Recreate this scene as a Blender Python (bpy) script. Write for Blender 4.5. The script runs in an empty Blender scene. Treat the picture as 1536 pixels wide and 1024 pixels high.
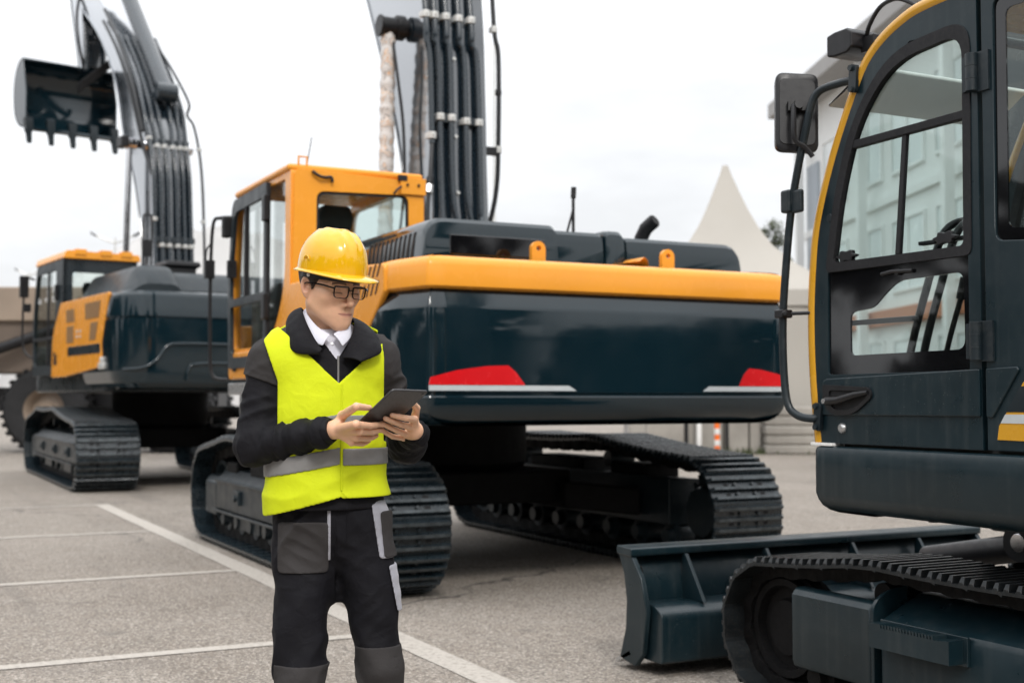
import bpy, bmesh, math, random
import numpy as np
from mathutils import Vector, Matrix
from mathutils.geometry import tessellate_polygon

random.seed(7)
R = math.radians
scene = bpy.context.scene
COL = scene.collection

# ------------------------------------------------------------------ materials
def nodes_of(name):
    m = bpy.data.materials.new(name); m.use_nodes = True
    nt = m.node_tree
    return m, nt, nt.nodes['Principled BSDF'], nt.nodes['Material Output']

def mat(name, col, rough=.5, metal=0., coat=0., var=.12, vscale=3., bump=0., bscale=150., rvar=.08,
        dust=0., dustcol=(.30, .28, .25), spec=.5, emit=None, specks=0., coat_ior=1.5, sheen=0., coords='Object', sss=0.):
    m, nt, b, out = nodes_of(name)
    N, L = nt.nodes.new, nt.links.new
    tc = N('ShaderNodeTexCoord'); src = tc.outputs[coords]
    n1 = N('ShaderNodeTexNoise'); n1.inputs['Scale'].default_value = vscale; n1.inputs['Detail'].default_value = 6
    L(src, n1.inputs['Vector'])
    ramp = N('ShaderNodeMapRange'); ramp.inputs[1].default_value = .3; ramp.inputs[2].default_value = .7
    ramp.inputs[3].default_value = 1 - var; ramp.inputs[4].default_value = 1 + var
    L(n1.outputs['Fac'], ramp.inputs[0])
    mul = N('ShaderNodeVectorMath'); mul.operation = 'SCALE'; mul.inputs[0].default_value = col
    L(ramp.outputs[0], mul.inputs['Scale'])
    colour = mul.outputs[0]
    rr = N('ShaderNodeMapRange'); rr.inputs[1].default_value = .3; rr.inputs[2].default_value = .7
    rr.inputs[3].default_value = max(.02, rough - rvar); rr.inputs[4].default_value = min(1, rough + rvar)
    n2 = N('ShaderNodeTexNoise'); n2.inputs['Scale'].default_value = vscale * 4; n2.inputs['Detail'].default_value = 8
    L(src, n2.inputs['Vector']); L(n2.outputs['Fac'], rr.inputs[0])
    roughness = rr.outputs[0]
    if dust > 0:
        n3 = N('ShaderNodeTexNoise'); n3.inputs['Scale'].default_value = vscale * 9; n3.inputs['Detail'].default_value = 10
        n3.inputs['Roughness'].default_value = .75
        L(src, n3.inputs['Vector'])
        mr = N('ShaderNodeMapRange'); mr.inputs[1].default_value = .5; mr.inputs[2].default_value = .8
        mr.inputs[3].default_value = 0; mr.inputs[4].default_value = dust
        L(n3.outputs['Fac'], mr.inputs[0])
        mx = N('ShaderNodeMix'); mx.data_type = 'RGBA'
        L(mr.outputs[0], mx.inputs[0]); L(colour, mx.inputs[6]); mx.inputs[7].default_value = (*dustcol, 1)
        colour = mx.outputs[2]
        ad = N('ShaderNodeMath'); ad.operation = 'ADD'; ad.use_clamp = True
        L(roughness, ad.inputs[0]); L(mr.outputs[0], ad.inputs[1]); roughness = ad.outputs[0]
    if specks > 0:      # dried splashes and grit
        vo = N('ShaderNodeTexVoronoi'); vo.inputs['Scale'].default_value = 75; L(src, vo.inputs['Vector'])
        a1 = N('ShaderNodeMapRange'); a1.inputs[1].default_value = .10; a1.inputs[2].default_value = .20; a1.inputs[3].default_value = 1; a1.inputs[4].default_value = 0; L(vo.outputs['Distance'], a1.inputs[0])
        sc_ = N('ShaderNodeSeparateColor'); L(vo.outputs['Color'], sc_.inputs[0])
        a2 = N('ShaderNodeMapRange'); a2.inputs[1].default_value = .78; a2.inputs[2].default_value = 1.; a2.inputs[3].default_value = 0; a2.inputs[4].default_value = specks; L(sc_.outputs[0], a2.inputs[0])
        mm = N('ShaderNodeMath'); mm.operation = 'MULTIPLY'; L(a1.outputs[0], mm.inputs[0]); L(a2.outputs[0], mm.inputs[1])
        mp = N('ShaderNodeMapping'); mp.inputs['Scale'].default_value = (22, 22, .7); L(src, mp.inputs[0])
        n5 = N('ShaderNodeTexNoise'); n5.inputs['Scale'].default_value = 1.; n5.inputs['Detail'].default_value = 6; L(mp.outputs[0], n5.inputs['Vector'])
        a3 = N('ShaderNodeMapRange'); a3.inputs[1].default_value = .52; a3.inputs[2].default_value = .75; a3.inputs[3].default_value = 0; a3.inputs[4].default_value = specks * .22; L(n5.outputs['Fac'], a3.inputs[0])
        mz = N('ShaderNodeMath'); mz.operation = 'MAXIMUM'; L(mm.outputs[0], mz.inputs[0]); L(a3.outputs[0], mz.inputs[1])
        mx2 = N('ShaderNodeMix'); mx2.data_type = 'RGBA'; L(mz.outputs[0], mx2.inputs[0]); L(colour, mx2.inputs[6]); mx2.inputs[7].default_value = (.22, .22, .21, 1); colour = mx2.outputs[2]
    L(colour, b.inputs['Base Color']); L(roughness, b.inputs['Roughness'])
    b.inputs['Metallic'].default_value = metal
    b.inputs['Specular IOR Level'].default_value = spec
    b.inputs['Coat Weight'].default_value = coat; b.inputs['Coat Roughness'].default_value = .06; b.inputs['Coat IOR'].default_value = coat_ior
    if sheen: b.inputs['Sheen Weight'].default_value = sheen
    if sss:
        b.inputs['Subsurface Weight'].default_value = sss
        b.inputs['Subsurface Radius'].default_value = (.012, .005, .003); b.inputs['Subsurface Scale'].default_value = .6
    if bump:
        n4 = N('ShaderNodeTexNoise'); n4.inputs['Scale'].default_value = bscale; n4.inputs['Detail'].default_value = 4
        L(src, n4.inputs['Vector'])
        bp = N('ShaderNodeBump'); bp.inputs['Strength'].default_value = bump; bp.inputs['Distance'].default_value = .01
        L(n4.outputs['Fac'], bp.inputs['Height']); L(bp.outputs[0], b.inputs['Normal'])
    if emit:
        b.inputs['Emission Color'].default_value = (*emit[0], 1); b.inputs['Emission Strength'].default_value = emit[1]
    return m

def glass_mat(name, tint, refl=1.0):
    m, nt, b, out = nodes_of(name)
    N, L = nt.nodes.new, nt.links.new
    tr = N('ShaderNodeBsdfTransparent'); tr.inputs[0].default_value = (*tint, 1)
    gl = N('ShaderNodeBsdfGlossy'); gl.inputs['Roughness'].default_value = .02
    lw = N('ShaderNodeLayerWeight'); lw.inputs[0].default_value = .5
    pw = N('ShaderNodeMath'); pw.operation = 'POWER'; pw.inputs[1].default_value = 4.5; L(lw.outputs['Facing'], pw.inputs[0])
    ml = N('ShaderNodeMath'); ml.operation = 'MULTIPLY_ADD'; ml.inputs[1].default_value = .85 * refl; ml.inputs[2].default_value = .035 * refl; ml.use_clamp = True
    L(pw.outputs[0], ml.inputs[0])
    mx = N('ShaderNodeMixShader'); L(ml.outputs[0], mx.inputs[0]); L(tr.outputs[0], mx.inputs[1]); L(gl.outputs[0], mx.inputs[2])
    L(mx.outputs[0], out.inputs['Surface'])
    return m

M = {}
M['navy'] = mat('navy_paint', (.007, .013, .017), .30, coat=.2, var=.15, vscale=1.2, bump=.015, bscale=60, dust=.03)
M['navy_body'] = mat('navy_body_paint', (.0040, .0140, .0200), .10, coat=.3, var=.12, vscale=.8, bump=.006, bscale=14, dust=.008)
M['navy_dull'] = mat('navy_dull_paint', (.0075, .0145, .019), .42, coat=.1, var=.2, vscale=2., bump=.015, bscale=90, dust=.10, spec=.4)
M['navy_door'] = mat('navy_door_paint', (.0052, .0160, .0215), .34, coat=.08, var=.15, vscale=2., bump=.006, bscale=120, dust=.035, spec=.38, specks=.28)
M['track'] = mat('track_steel', (.007, .0135, .018), .28, metal=.1, coat=.15, var=.35, vscale=6., bump=.06, bscale=70, dust=.14, dustcol=(.16, .14, .12), spec=.6)
M['track_near'] = mat('worn_track_steel', (.012, .015, .017), .40, metal=.2, var=.4, vscale=9., bump=.08, bscale=90, dust=.26, dustcol=(.15, .115, .085), spec=.4)
M['worn'] = mat('worn_highlight_edge', (.050, .058, .062), .34, metal=.5, var=.5, vscale=14., bump=.05, bscale=80, dust=.12, dustcol=(.14, .10, .07))  # lighter tips: sky highlights on the grousers painted in, with some real wear
M['link'] = mat('chain_link_steel', (.0045, .0045, .005), .7, metal=.0, spec=.2, var=.4, vscale=9., bump=.08, bscale=50, dust=.13, dustcol=(.12, .075, .045))  # steel tone lowered to deepen the shade under the machines
M['rust'] = mat('rusty_steel', (.10, .055, .03), .7, metal=.2, var=.5, vscale=14.)
M['yellow'] = mat('orange_yellow_paint', (.80, .320, .030), .26, coat=.12, var=.05, vscale=1.3, bump=.008, bscale=30, dust=.02, spec=.35)
M['yellow_near'] = mat('warm_yellow_paint', (.62, .31, .018), .28, coat=.3, var=.05, vscale=1.5, dust=.04)
M['black'] = mat('black_plastic', (.008, .008, .0095), .42, var=.2, vscale=8., bump=.03, bscale=300, dust=.03, spec=.4)
M['rubber'] = mat('black_rubber', (.010, .010, .012), .6, spec=.3, var=.2, vscale=8., bump=.04, bscale=200, dust=.08)
M['gloss_black'] = mat('black_glazing_border', (.004, .004, .005), .05, coat=.4, var=.2, vscale=3., dust=.0, rvar=.02)
M['hose'] = mat('black_hose', (.009, .010, .012), .38, var=.2, vscale=6., bump=.03, bscale=160)
M['pipe'] = mat('painted_steel_pipe', (.012, .020, .027), .26, coat=.4, var=.15, vscale=4.)
M['clamp'] = mat('zinc_clamp', (.62, .62, .60), .35, metal=.35, var=.1, vscale=20.)
M['chrome'] = mat('chrome_rod', (.72, .72, .74), .14, metal=1., var=.05, vscale=3.)
M['silver'] = mat('silver_steel', (.5, .5, .5), .3, metal=.8, var=.1, vscale=10.)
M['red'] = mat('red_reflector', (.62, .008, .012), .22, coat=.6, var=.06, vscale=5.)
M['silver_tape'] = mat('silver_tape', (.50, .53, .54), .35, metal=.1, var=.06, vscale=8.)
M['boom'] = mat('glossy_boom_paint', (.010, .018, .026), .14, coat=1., var=.1, vscale=1., bump=.012, bscale=5, dust=.02, coat_ior=2.0)
M['seat'] = mat('grey_seat_cloth', (.03, .034, .036), .85, var=.25, vscale=10., bump=.1, bscale=300)
M['interior'] = mat('grey_cab_interior', (.10, .10, .10), .7, var=.15, vscale=5.)
M['glass'] = glass_mat('tinted_glass', (.90, .955, .945))
M['glass_clear'] = glass_mat('clear_glass', (.97, .97, .98), .35)
M['glass_dark'] = glass_mat('green_tinted_glass', (.925, .955, .946), 1.1)
M['dark'] = mat('painted_recess_shade', (.006, .006, .007), .8, var=.1, vscale=5.)  # near-black sheets that stand in for the shade inside slots and holes
M['mesh_brown'] = mat('brown_grille_mesh', (.22, .11, .03), .6, var=.2, vscale=40., bump=.3, bscale=250)
M['white_plastic'] = mat('white_plastic', (.75, .74, .72), .4, var=.06, vscale=5.)
M['orange'] = mat('orange_plastic', (.80, .15, .01), .35, var=.06, vscale=9.)
M['concrete'] = mat('grey_concrete', (.30, .28, .25), .85, var=.22, vscale=1.6, bump=.25, bscale=30, dust=.25, dustcol=(.2, .19, .17))
M['tent'] = mat('cream_tent_canvas', (.41, .385, .345), .7, var=.06, vscale=.5, bump=.05, bscale=3)
M['tan'] = mat('tan_body_paint', (.27, .21, .16), .5, var=.12, vscale=.8, dust=.15)
M['tan_dark'] = mat('brown_body_paint', (.16, .125, .10), .6, var=.15, vscale=.8, dust=.15)
M['tyre'] = mat('tyre_rubber', (.010, .010, .011), .75, var=.3, vscale=5., bump=.1, bscale=40)
M['bark'] = mat('bark', (.06, .045, .035), .9, var=.3, vscale=6., bump=.5, bscale=25)

def mirror_coat(m, a, p):
    """a wet-look clear coat: reflection that climbs steeply towards grazing angles"""
    nt = m.node_tree; N, L = nt.nodes.new, nt.links.new; b = nt.nodes['Principled BSDF']; out = nt.nodes['Material Output']
    lw = N('ShaderNodeLayerWeight'); lw.inputs[0].default_value = .5
    pw = N('ShaderNodeMath'); pw.operation = 'POWER'; pw.inputs[1].default_value = p; L(lw.outputs['Facing'], pw.inputs[0])
    ml = N('ShaderNodeMath'); ml.operation = 'MULTIPLY'; ml.inputs[1].default_value = a; L(pw.outputs[0], ml.inputs[0])
    g = N('ShaderNodeBsdfGlossy'); g.inputs['Roughness'].default_value = .12; g.inputs['Color'].default_value = (.92, .95, 1, 1)
    mx = N('ShaderNodeMixShader'); L(ml.outputs[0], mx.inputs[0]); L(b.outputs[0], mx.inputs[1]); L(g.outputs[0], mx.inputs[2]); L(mx.outputs[0], out.inputs['Surface'])
mirror_coat(M['boom'], .85, 3.0)

# ------------------------------------------------------------------ mesh helpers
def rnd(pts, r, seg=4):
    """round the corners of a 2-D polygon; r is a number or one per corner"""
    n = len(pts); out = []
    rs = r if isinstance(r, (list, tuple)) else [r] * n
    for i in range(n):
        p = Vector(pts[i]); a = Vector(pts[i - 1]) - p; b = Vector(pts[(i + 1) % n]) - p
        la, lb = a.length, b.length
        if rs[i] <= 0 or la < 1e-6 or lb < 1e-6: out.append(tuple(p)); continue
        t = min(rs[i], la * .49, lb * .49)
        p0 = p + a / la * t; p1 = p + b / lb * t
        for k in range(seg + 1):
            u = k / seg
            q = p0 * (1 - u) ** 2 + p * 2 * u * (1 - u) + p1 * u * u
            out.append((q.x, q.y))
    return out

def smooth_path(pts, n=8):
    """Catmull-Rom through 3-D points"""
    P = [Vector(p) for p in pts]; out = []
    for i in range(len(P) - 1):
        p0 = P[max(i - 1, 0)]; p1 = P[i]; p2 = P[i + 1]; p3 = P[min(i + 2, len(P) - 1)]
        for k in range(n):
            t = k / n
            out.append(.5 * ((2 * p1) + (p2 - p0) * t + (2 * p0 - 5 * p1 + 4 * p2 - p3) * t * t + (3 * p1 - p0 - 3 * p2 + p3) * t ** 3))
    out.append(P[-1]); return out

class MB:
    def __init__(s): s.v = []; s.f = []; s.m = []
    def add(s, vs, fs, mi=0, X=None):
        o = len(s.v)
        for p in vs:
            p = Vector(p)
            s.v.append(X @ p if X is not None else p)
        for f in fs: s.f.append([o + i for i in f]); s.m.append(mi)
        return s
    def box(s, x0, x1, y0, y1, z0, z1, mi=0, X=None):
        v = [(x, y, z) for z in (z0, z1) for y in (y0, y1) for x in (x0, x1)]
        return s.add(v, [(0, 2, 3, 1), (4, 5, 7, 6), (0, 1, 5, 4), (2, 6, 7, 3), (0, 4, 6, 2), (1, 3, 7, 5)], mi, X)
    def cyl(s, p0, p1, r0, r1=None, n=20, mi=0, caps=True, X=None):
        p0, p1 = Vector(p0), Vector(p1); r1 = r0 if r1 is None else r1
        d = (p1 - p0).normalized(); a = d.orthogonal().normalized(); b = d.cross(a)
        vs = [p + (a * math.cos(t) + b * math.sin(t)) * r for p, r in ((p0, r0), (p1, r1)) for t in [2 * math.pi * i / n for i in range(n)]]
        fs = [(i, (i + 1) % n, n + (i + 1) % n, n + i) for i in range(n)]
        if caps: fs += [tuple(range(n - 1, -1, -1)), tuple(range(n, 2 * n))]
        return s.add(vs, fs, mi, X)
    def tube(s, pts, r, n=10, mi=0, X=None, caps=True, flat=1.):
        P = [Vector(p) for p in pts]; rings = []
        t = (P[1] - P[0]).normalized(); a = t.orthogonal().normalized()
        for i, p in enumerate(P):
            t = (P[min(i + 1, len(P) - 1)] - P[max(i - 1, 0)]).normalized()
            a = (a - t * a.dot(t)).normalized(); b = t.cross(a)
            rr = r[i] if isinstance(r, (list, tuple)) else r
            rings.append([p + a * math.cos(2 * math.pi * k / n) * rr + b * math.sin(2 * math.pi * k / n) * rr * flat for k in range(n)])
        return s.loft(rings, mi=mi, X=X, caps=caps)
    def loft(s, rings, mi=0, X=None, caps=True, closed=True):
        n = len(rings[0]); vs = [p for r in rings for p in r]; fs = []
        for i in range(len(rings) - 1):
            for k in range(n if closed else n - 1):
                k2 = (k + 1) % n
                fs.append((i * n + k, i * n + k2, (i + 1) * n + k2, (i + 1) * n + k))
        if caps and closed:
            fs.append(tuple(range(n - 1, -1, -1))); fs.append(tuple((len(rings) - 1) * n + k for k in range(n)))
        return s.add(vs, fs, mi, X)
    def plate(s, outer, a0, a1, axis='x', holes=(), mi=0, X=None):
        """extrude a 2-D polygon (with holes) along an axis; 2-D = the other two axes in order"""
        def to3(p, a):
            return {'x': (a, p[0], p[1]), 'y': (p[0], a, p[1]), 'z': (p[0], p[1], a)}[axis]
        loops = [list(outer)] + [list(h) for h in holes]
        flat = [p for l in loops for p in l]; n = len(flat)
        if len(loops) == 1: tris = [tuple(range(n))]
        else:
            tris = tessellate_polygon([[Vector((p[0], p[1], 0)) for p in l] for l in loops])
        vs = [to3(p, a0) for p in flat] + [to3(p, a1) for p in flat]
        fs = [tuple(t) for t in tris] + [tuple(n + i for i in reversed(t)) for t in tris]
        o = 0
        for l in loops:
            k = len(l)
            fs += [(o + i, o + (i + 1) % k, n + o + (i + 1) % k, n + o + i) for i in range(k)]
            o += k
        return s.add(vs, fs, mi, X)
    def lathe(s, prof, origin, axis='x', n=32, mi=0, X=None, caps=True):
        """prof: (radius, height along axis)"""
        o = Vector(origin); rings = []
        for r, h in prof:
            ring = []
            for k in range(n):
                c, d = math.cos(2 * math.pi * k / n) * r, math.sin(2 * math.pi * k / n) * r
                ring.append(o + Vector({'x': (h, c, d), 'y': (c, h, d), 'z': (c, d, h)}[axis]))
            rings.append(ring)
        return s.loft(rings, mi=mi, X=X, caps=caps)
    def mesh(s, name):
        me = bpy.data.meshes.new(name)
        me.from_pydata([tuple(p) for p in s.v], [], s.f); me.update()
        bm = bmesh.new(); bm.from_mesh(me)
        bmesh.ops.recalc_face_normals(bm, faces=bm.faces)
        bm.to_mesh(me); bm.free()
        return me
    def build(s, name, mats, parent=None, bevel=0., seg=2, smooth=35, X=None):
        me = s.mesh(name)
        mats = mats if isinstance(mats, (list, tuple)) else [mats]
        for m in mats: me.materials.append(m)
        if len(mats) > 1:
            for p, i in zip(me.polygons, s.m): p.material_index = i
        if smooth:
            for p in me.polygons: p.use_smooth = True
            me.set_sharp_from_angle(angle=R(smooth))
        o = bpy.data.objects.new(name, me); COL.objects.link(o)
        if parent: o.parent = parent
        if X is not None: o.matrix_local = X
        if bevel:
            b = o.modifiers.new('bevel', 'BEVEL'); b.width = bevel; b.segments = seg; b.limit_method = 'ANGLE'; b.angle_limit = R(38)
            b.harden_normals = True
        return o

def root(name, loc, rz=0., label=None, cat=None, group=None):
    o = bpy.data.objects.new(name, None); COL.objects.link(o); o.location = loc; o.rotation_euler = (0, 0, rz)
    o.empty_display_size = .3
    tag(o, label, cat, group); return o
def tag(o, label=None, cat=None, group=None, kind=None):
    if label: o['label'] = label
    if cat: o['category'] = cat
    if group: o['group'] = group
    if kind: o['kind'] = kind
    return o
def copy_part(o, parent):
    c = o.copy(); COL.objects.link(c); c.parent = parent; return c
# ------------------------------------------------------------------ camera
cam = bpy.data.cameras.new('camera'); camo = bpy.data.objects.new('camera', cam); COL.objects.link(camo)
cam.sensor_width = 36; cam.lens = 1900 / 1536 * 36; cam.clip_end = 2000; cam.clip_start = .05
camo.location = (0, 0, 1.33)
camo.rotation_euler = (R(90) + math.atan(85 / 1900), 0, R(-27))
cam.dof.use_dof = True; cam.dof.focus_distance = 3.95; cam.dof.aperture_fstop = 3.2
scene.camera = camo
scene.render.resolution_x = 1024; scene.render.resolution_y = 682

# ------------------------------------------------------------------ daylight
SUN_EL, SUN_ROT = R(42), R(194)
w = bpy.data.worlds.new('World'); scene.world = w; w.use_nodes = True
nt = w.node_tree; N, L = nt.nodes.new, nt.links.new
bg = nt.nodes['Background']
sky = N('ShaderNodeTexSky'); sky.sky_type = 'NISHITA'; sky.sun_disc = False; sky.sun_elevation = SUN_EL; sky.sun_rotation = SUN_ROT
sky.dust_density = 4.; sky.air_density = 1.2
tc = N('ShaderNodeTexCoord'); sep = N('ShaderNodeSeparateXYZ'); L(tc.outputs['Generated'], sep.inputs[0])
# overcast deck: brightest overhead, broken by soft darker cloud
zz = N('ShaderNodeMath'); zz.operation = 'POWER'; zz.inputs[1].default_value = 1.7; zc_ = N('ShaderNodeMath'); zc_.operation = 'MAXIMUM'; zc_.inputs[1].default_value = 0
L(sep.outputs['Z'], zc_.inputs[0]); L(zc_.outputs[0], zz.inputs[0])
grad = N('ShaderNodeMapRange'); grad.inputs[1].default_value = 0; grad.inputs[2].default_value = .9
grad.inputs[3].default_value = 8.85; grad.inputs[4].default_value = 21.
L(zz.outputs[0], grad.inputs[0])
mp = N('ShaderNodeMapping'); mp.inputs['Scale'].default_value = (1, 1, 3.2); L(tc.outputs['Generated'], mp.inputs[0])
cn = N('ShaderNodeTexNoise'); cn.inputs['Scale'].default_value = 2.6; cn.inputs['Detail'].default_value = 7; cn.inputs['Roughness'].default_value = .55
L(mp.outputs[0], cn.inputs['Vector'])
cr = N('ShaderNodeMapRange'); cr.inputs[1].default_value = .35; cr.inputs[2].default_value = .68; cr.inputs[3].default_value = .87; cr.inputs[4].default_value = 1.17
L(cn.outputs['Fac'], cr.inputs[0])
ml = N('ShaderNodeMath'); ml.operation = 'MULTIPLY'; L(grad.outputs[0], ml.inputs[0]); L(cr.outputs[0], ml.inputs[1])
cc = N('ShaderNodeCombineColor')
for k, f in enumerate((.985, 1.0, 1.025)):
    q = N('ShaderNodeMath'); q.operation = 'MULTIPLY'; q.inputs[1].default_value = f; L(ml.outputs[0], q.inputs[0]); L(q.outputs[0], cc.inputs[k])
mx = N('ShaderNodeMix'); mx.data_type = 'RGBA'; mx.inputs[0].default_value = .93
L(sky.outputs[0], mx.inputs[6]); L(cc.outputs[0], mx.inputs[7]); L(mx.outputs[2], bg.inputs['Color'])
bg.inputs['Strength'].default_value = .105
sl = bpy.data.lights.new('sun', 'SUN'); sl.energy = 1.5; sl.angle = R(12); sl.color = (1, .965, .92)
so = bpy.data.objects.new('sun', sl); COL.objects.link(so)
sd = Vector((math.sin(SUN_ROT) * math.cos(SUN_EL), math.cos(SUN_ROT) * math.cos(SUN_EL), math.sin(SUN_EL)))
so.rotation_euler = sd.to_track_quat('Z', 'Y').to_euler(); so.location = (0, 0, 30)
scene.view_settings.view_transform = 'Standard'; scene.view_settings.look = 'None'; scene.view_settings.exposure = .17; scene.view_settings.gamma = 1

# ------------------------------------------------------------------ ground and markings
def asphalt():
    m, nt, b, out = nodes_of('pale_asphalt'); N, L = nt.nodes.new, nt.links.new
    tc = N('ShaderNodeTexCoord'); v = tc.outputs['Object']
    def noise(s, d=6, r=.6):
        n = N('ShaderNodeTexNoise'); n.inputs['Scale'].default_value = s; n.inputs['Detail'].default_value = d; n.inputs['Roughness'].default_value = r
        L(v, n.inputs['Vector']); return n.outputs['Fac']
    def rng(x, a, b_, c, d):
        q = N('ShaderNodeMapRange'); q.inputs[1].default_value = a; q.inputs[2].default_value = b_; q.inputs[3].default_value = c; q.inputs[4].default_value = d
        L(x, q.inputs[0]); return q.outputs[0]
    def mixc(f, A, B, typ='MIX'):
        q = N('ShaderNodeMix'); q.data_type = 'RGBA'; q.blend_type = typ
        if isinstance(f, float): q.inputs[0].default_value = f
        else: L(f, q.inputs[0])
        for i, c in ((6, A), (7, B)):
            if isinstance(c, tuple): q.inputs[i].default_value = (*c, 1)
            else: L(c, q.inputs[i])
        return q.outputs[2]
    c = mixc(rng(noise(.45, 6), .35, .65, 0, 1), (.186, .156, .126), (.265, .227, .190))
    c = mixc(rng(noise(2.3, 9, .7), .42, .72, 0, .6), c, (.29, .26, .225))
    vo = N('ShaderNodeTexVoronoi'); vo.inputs['Scale'].default_value = 95; L(v, vo.inputs['Vector'])
    sepc = N('ShaderNodeSeparateColor'); L(vo.outputs['Color'], sepc.inputs[0])
    c = mixc(rng(sepc.outputs[0], .50, .95, 0, .75), c, (.062, .054, .048))
    c = mixc(rng(sepc.outputs[1], .64, 1., 0, .75), c, (.52, .475, .42))
    c = mixc(rng(noise(38, 3), .54, .70, 0, .55), c, (.095, .082, .072))
    st = rng(noise(.85, 4, .5), .60, .74, 0, .35)
    c = mixc(st, c, (.10, .09, .082))
    # hairline cracks, dark drips and tyre-worn streaks
    dn = N('ShaderNodeTexNoise'); dn.inputs['Scale'].default_value = 1.6; dn.inputs['Detail'].default_value = 5; L(v, dn.inputs['Vector'])
    va = N('ShaderNodeVectorMath'); va.operation = 'MULTIPLY_ADD'; va.inputs[1].default_value = (.9, .9, 0); L(dn.outputs['Color'], va.inputs[0]); L(v, va.inputs[2])
    v3 = N('ShaderNodeTexVoronoi'); v3.feature = 'DISTANCE_TO_EDGE'; v3.inputs['Scale'].default_value = .30; L(va.outputs[0], v3.inputs['Vector'])
    mk = N('ShaderNodeMath'); mk.operation = 'MULTIPLY'; L(rng(v3.outputs['Distance'], .0015, .0045, .85, 0), mk.inputs[0]); L(rng(noise(.35, 3), .48, .56, 0, 1), mk.inputs[1])
    c = mixc(mk.outputs[0], c, (.045, .04, .036))
    c = mixc(rng(noise(1.9, 2, .4), .70, .76, 0, .55), c, (.075, .068, .062))
    mp_ = N('ShaderNodeMapping'); mp_.inputs['Scale'].default_value = (2.6, .12, 1); mp_.inputs['Rotation'].default_value = (0, 0, .12); L(v, mp_.inputs[0])
    sn = N('ShaderNodeTexNoise'); sn.inputs['Scale'].default_value = 1.; sn.inputs['Detail'].default_value = 5; L(mp_.outputs[0], sn.inputs['Vector'])
    c = mixc(rng(sn.outputs['Fac'], .55, .72, 0, .30), c, (.10, .09, .08))
    L(c, b.inputs['Base Color']); b.inputs['Roughness'].default_value = .88
    bp = N('ShaderNodeBump'); bp.inputs['Strength'].default_value = .6; bp.inputs['Distance'].default_value = .006
    L(vo.outputs['Distance'], bp.inputs['Height'])
    L(bp.outputs[0], b.inputs['Normal'])
    return m
def line_paint():
    m, nt, b, out = nodes_of('worn_line_paint'); N, L = nt.nodes.new, nt.links.new
    tc = N('ShaderNodeTexCoord'); v = tc.outputs['Object']
    n = N('ShaderNodeTexNoise'); n.inputs['Scale'].default_value = 34; n.inputs['Detail'].default_value = 8; n.inputs['Roughness'].default_value = .75; L(v, n.inputs['Vector'])
    q = N('ShaderNodeMapRange'); q.inputs[1].default_value = .47; q.inputs[2].default_value = .62; L(n.outputs['Fac'], q.inputs[0])
    n2 = N('ShaderNodeTexNoise'); n2.inputs['Scale'].default_value = 1.1; n2.inputs['Detail'].default_value = 4; L(v, n2.inputs['Vector'])
    q2 = N('ShaderNodeMapRange'); q2.inputs[1].default_value = .35; q2.inputs[2].default_value = .7; q2.inputs[3].default_value = .35; q2.inputs[4].default_value = 1; L(n2.outputs['Fac'], q2.inputs[0])
    mm = N('ShaderNodeMath'); mm.operation = 'MULTIPLY'; L(q.outputs[0], mm.inputs[0]); L(q2.outputs[0], mm.inputs[1])
    x = N('ShaderNodeMix'); x.data_type = 'RGBA'; x.inputs[6].default_value = (.44, .405, .36, 1); x.inputs[7].default_value = (.20, .175, .15, 1)
    L(mm.outputs[0], x.inputs[0]); L(x.outputs[2], b.inputs['Base Color']); b.inputs['Roughness'].default_value = .8
    return m
M['asphalt'] = asphalt(); M['line'] = line_paint()
g = MB(); g.add([(-450, -450, 0), (450, -450, 0), (450, 450, 0), (-450, 450, 0)], [(0, 1, 2, 3)])
tag(g.build('ground', M['asphalt'], smooth=0), kind='structure')
def strip(x0, y0, x1, y1, wd, z):
    a, b_ = Vector((x0, y0, 0)), Vector((x1, y1, 0)); d = (b_ - a).normalized(); nrm = Vector((-d.y, d.x, 0)) * wd / 2
    m = MB(); n = 40; rnd_ = random.Random(int(x0 * 100 + y0 * 10))
    L_, R_ = [], []
    for i in range(n + 1):
        p = a.lerp(b_, i / n); L_.append(p + nrm * (1 + rnd_.uniform(-.07, .07))); R_.append(p - nrm * (1 + rnd_.uniform(-.07, .07)))
    vs = [q + Vector((0, 0, z)) for q in L_ + R_]
    m.add(vs, [(i, i + 1, n + 2 + i, n + 1 + i) for i in range(n)])
    o = m.build('parking_line', M['line'], smooth=0); tag(o, kind='structure'); return o
# markings: one long bay line and the cross lines that meet it
strip(2.65, 2.2, 2.65, 16.55, .17, .004)
for y in (16.45, 13.0, 9.75, 6.77, 3.5): strip(-9, y + .02, 2.56, y, .11, .0045)

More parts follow.
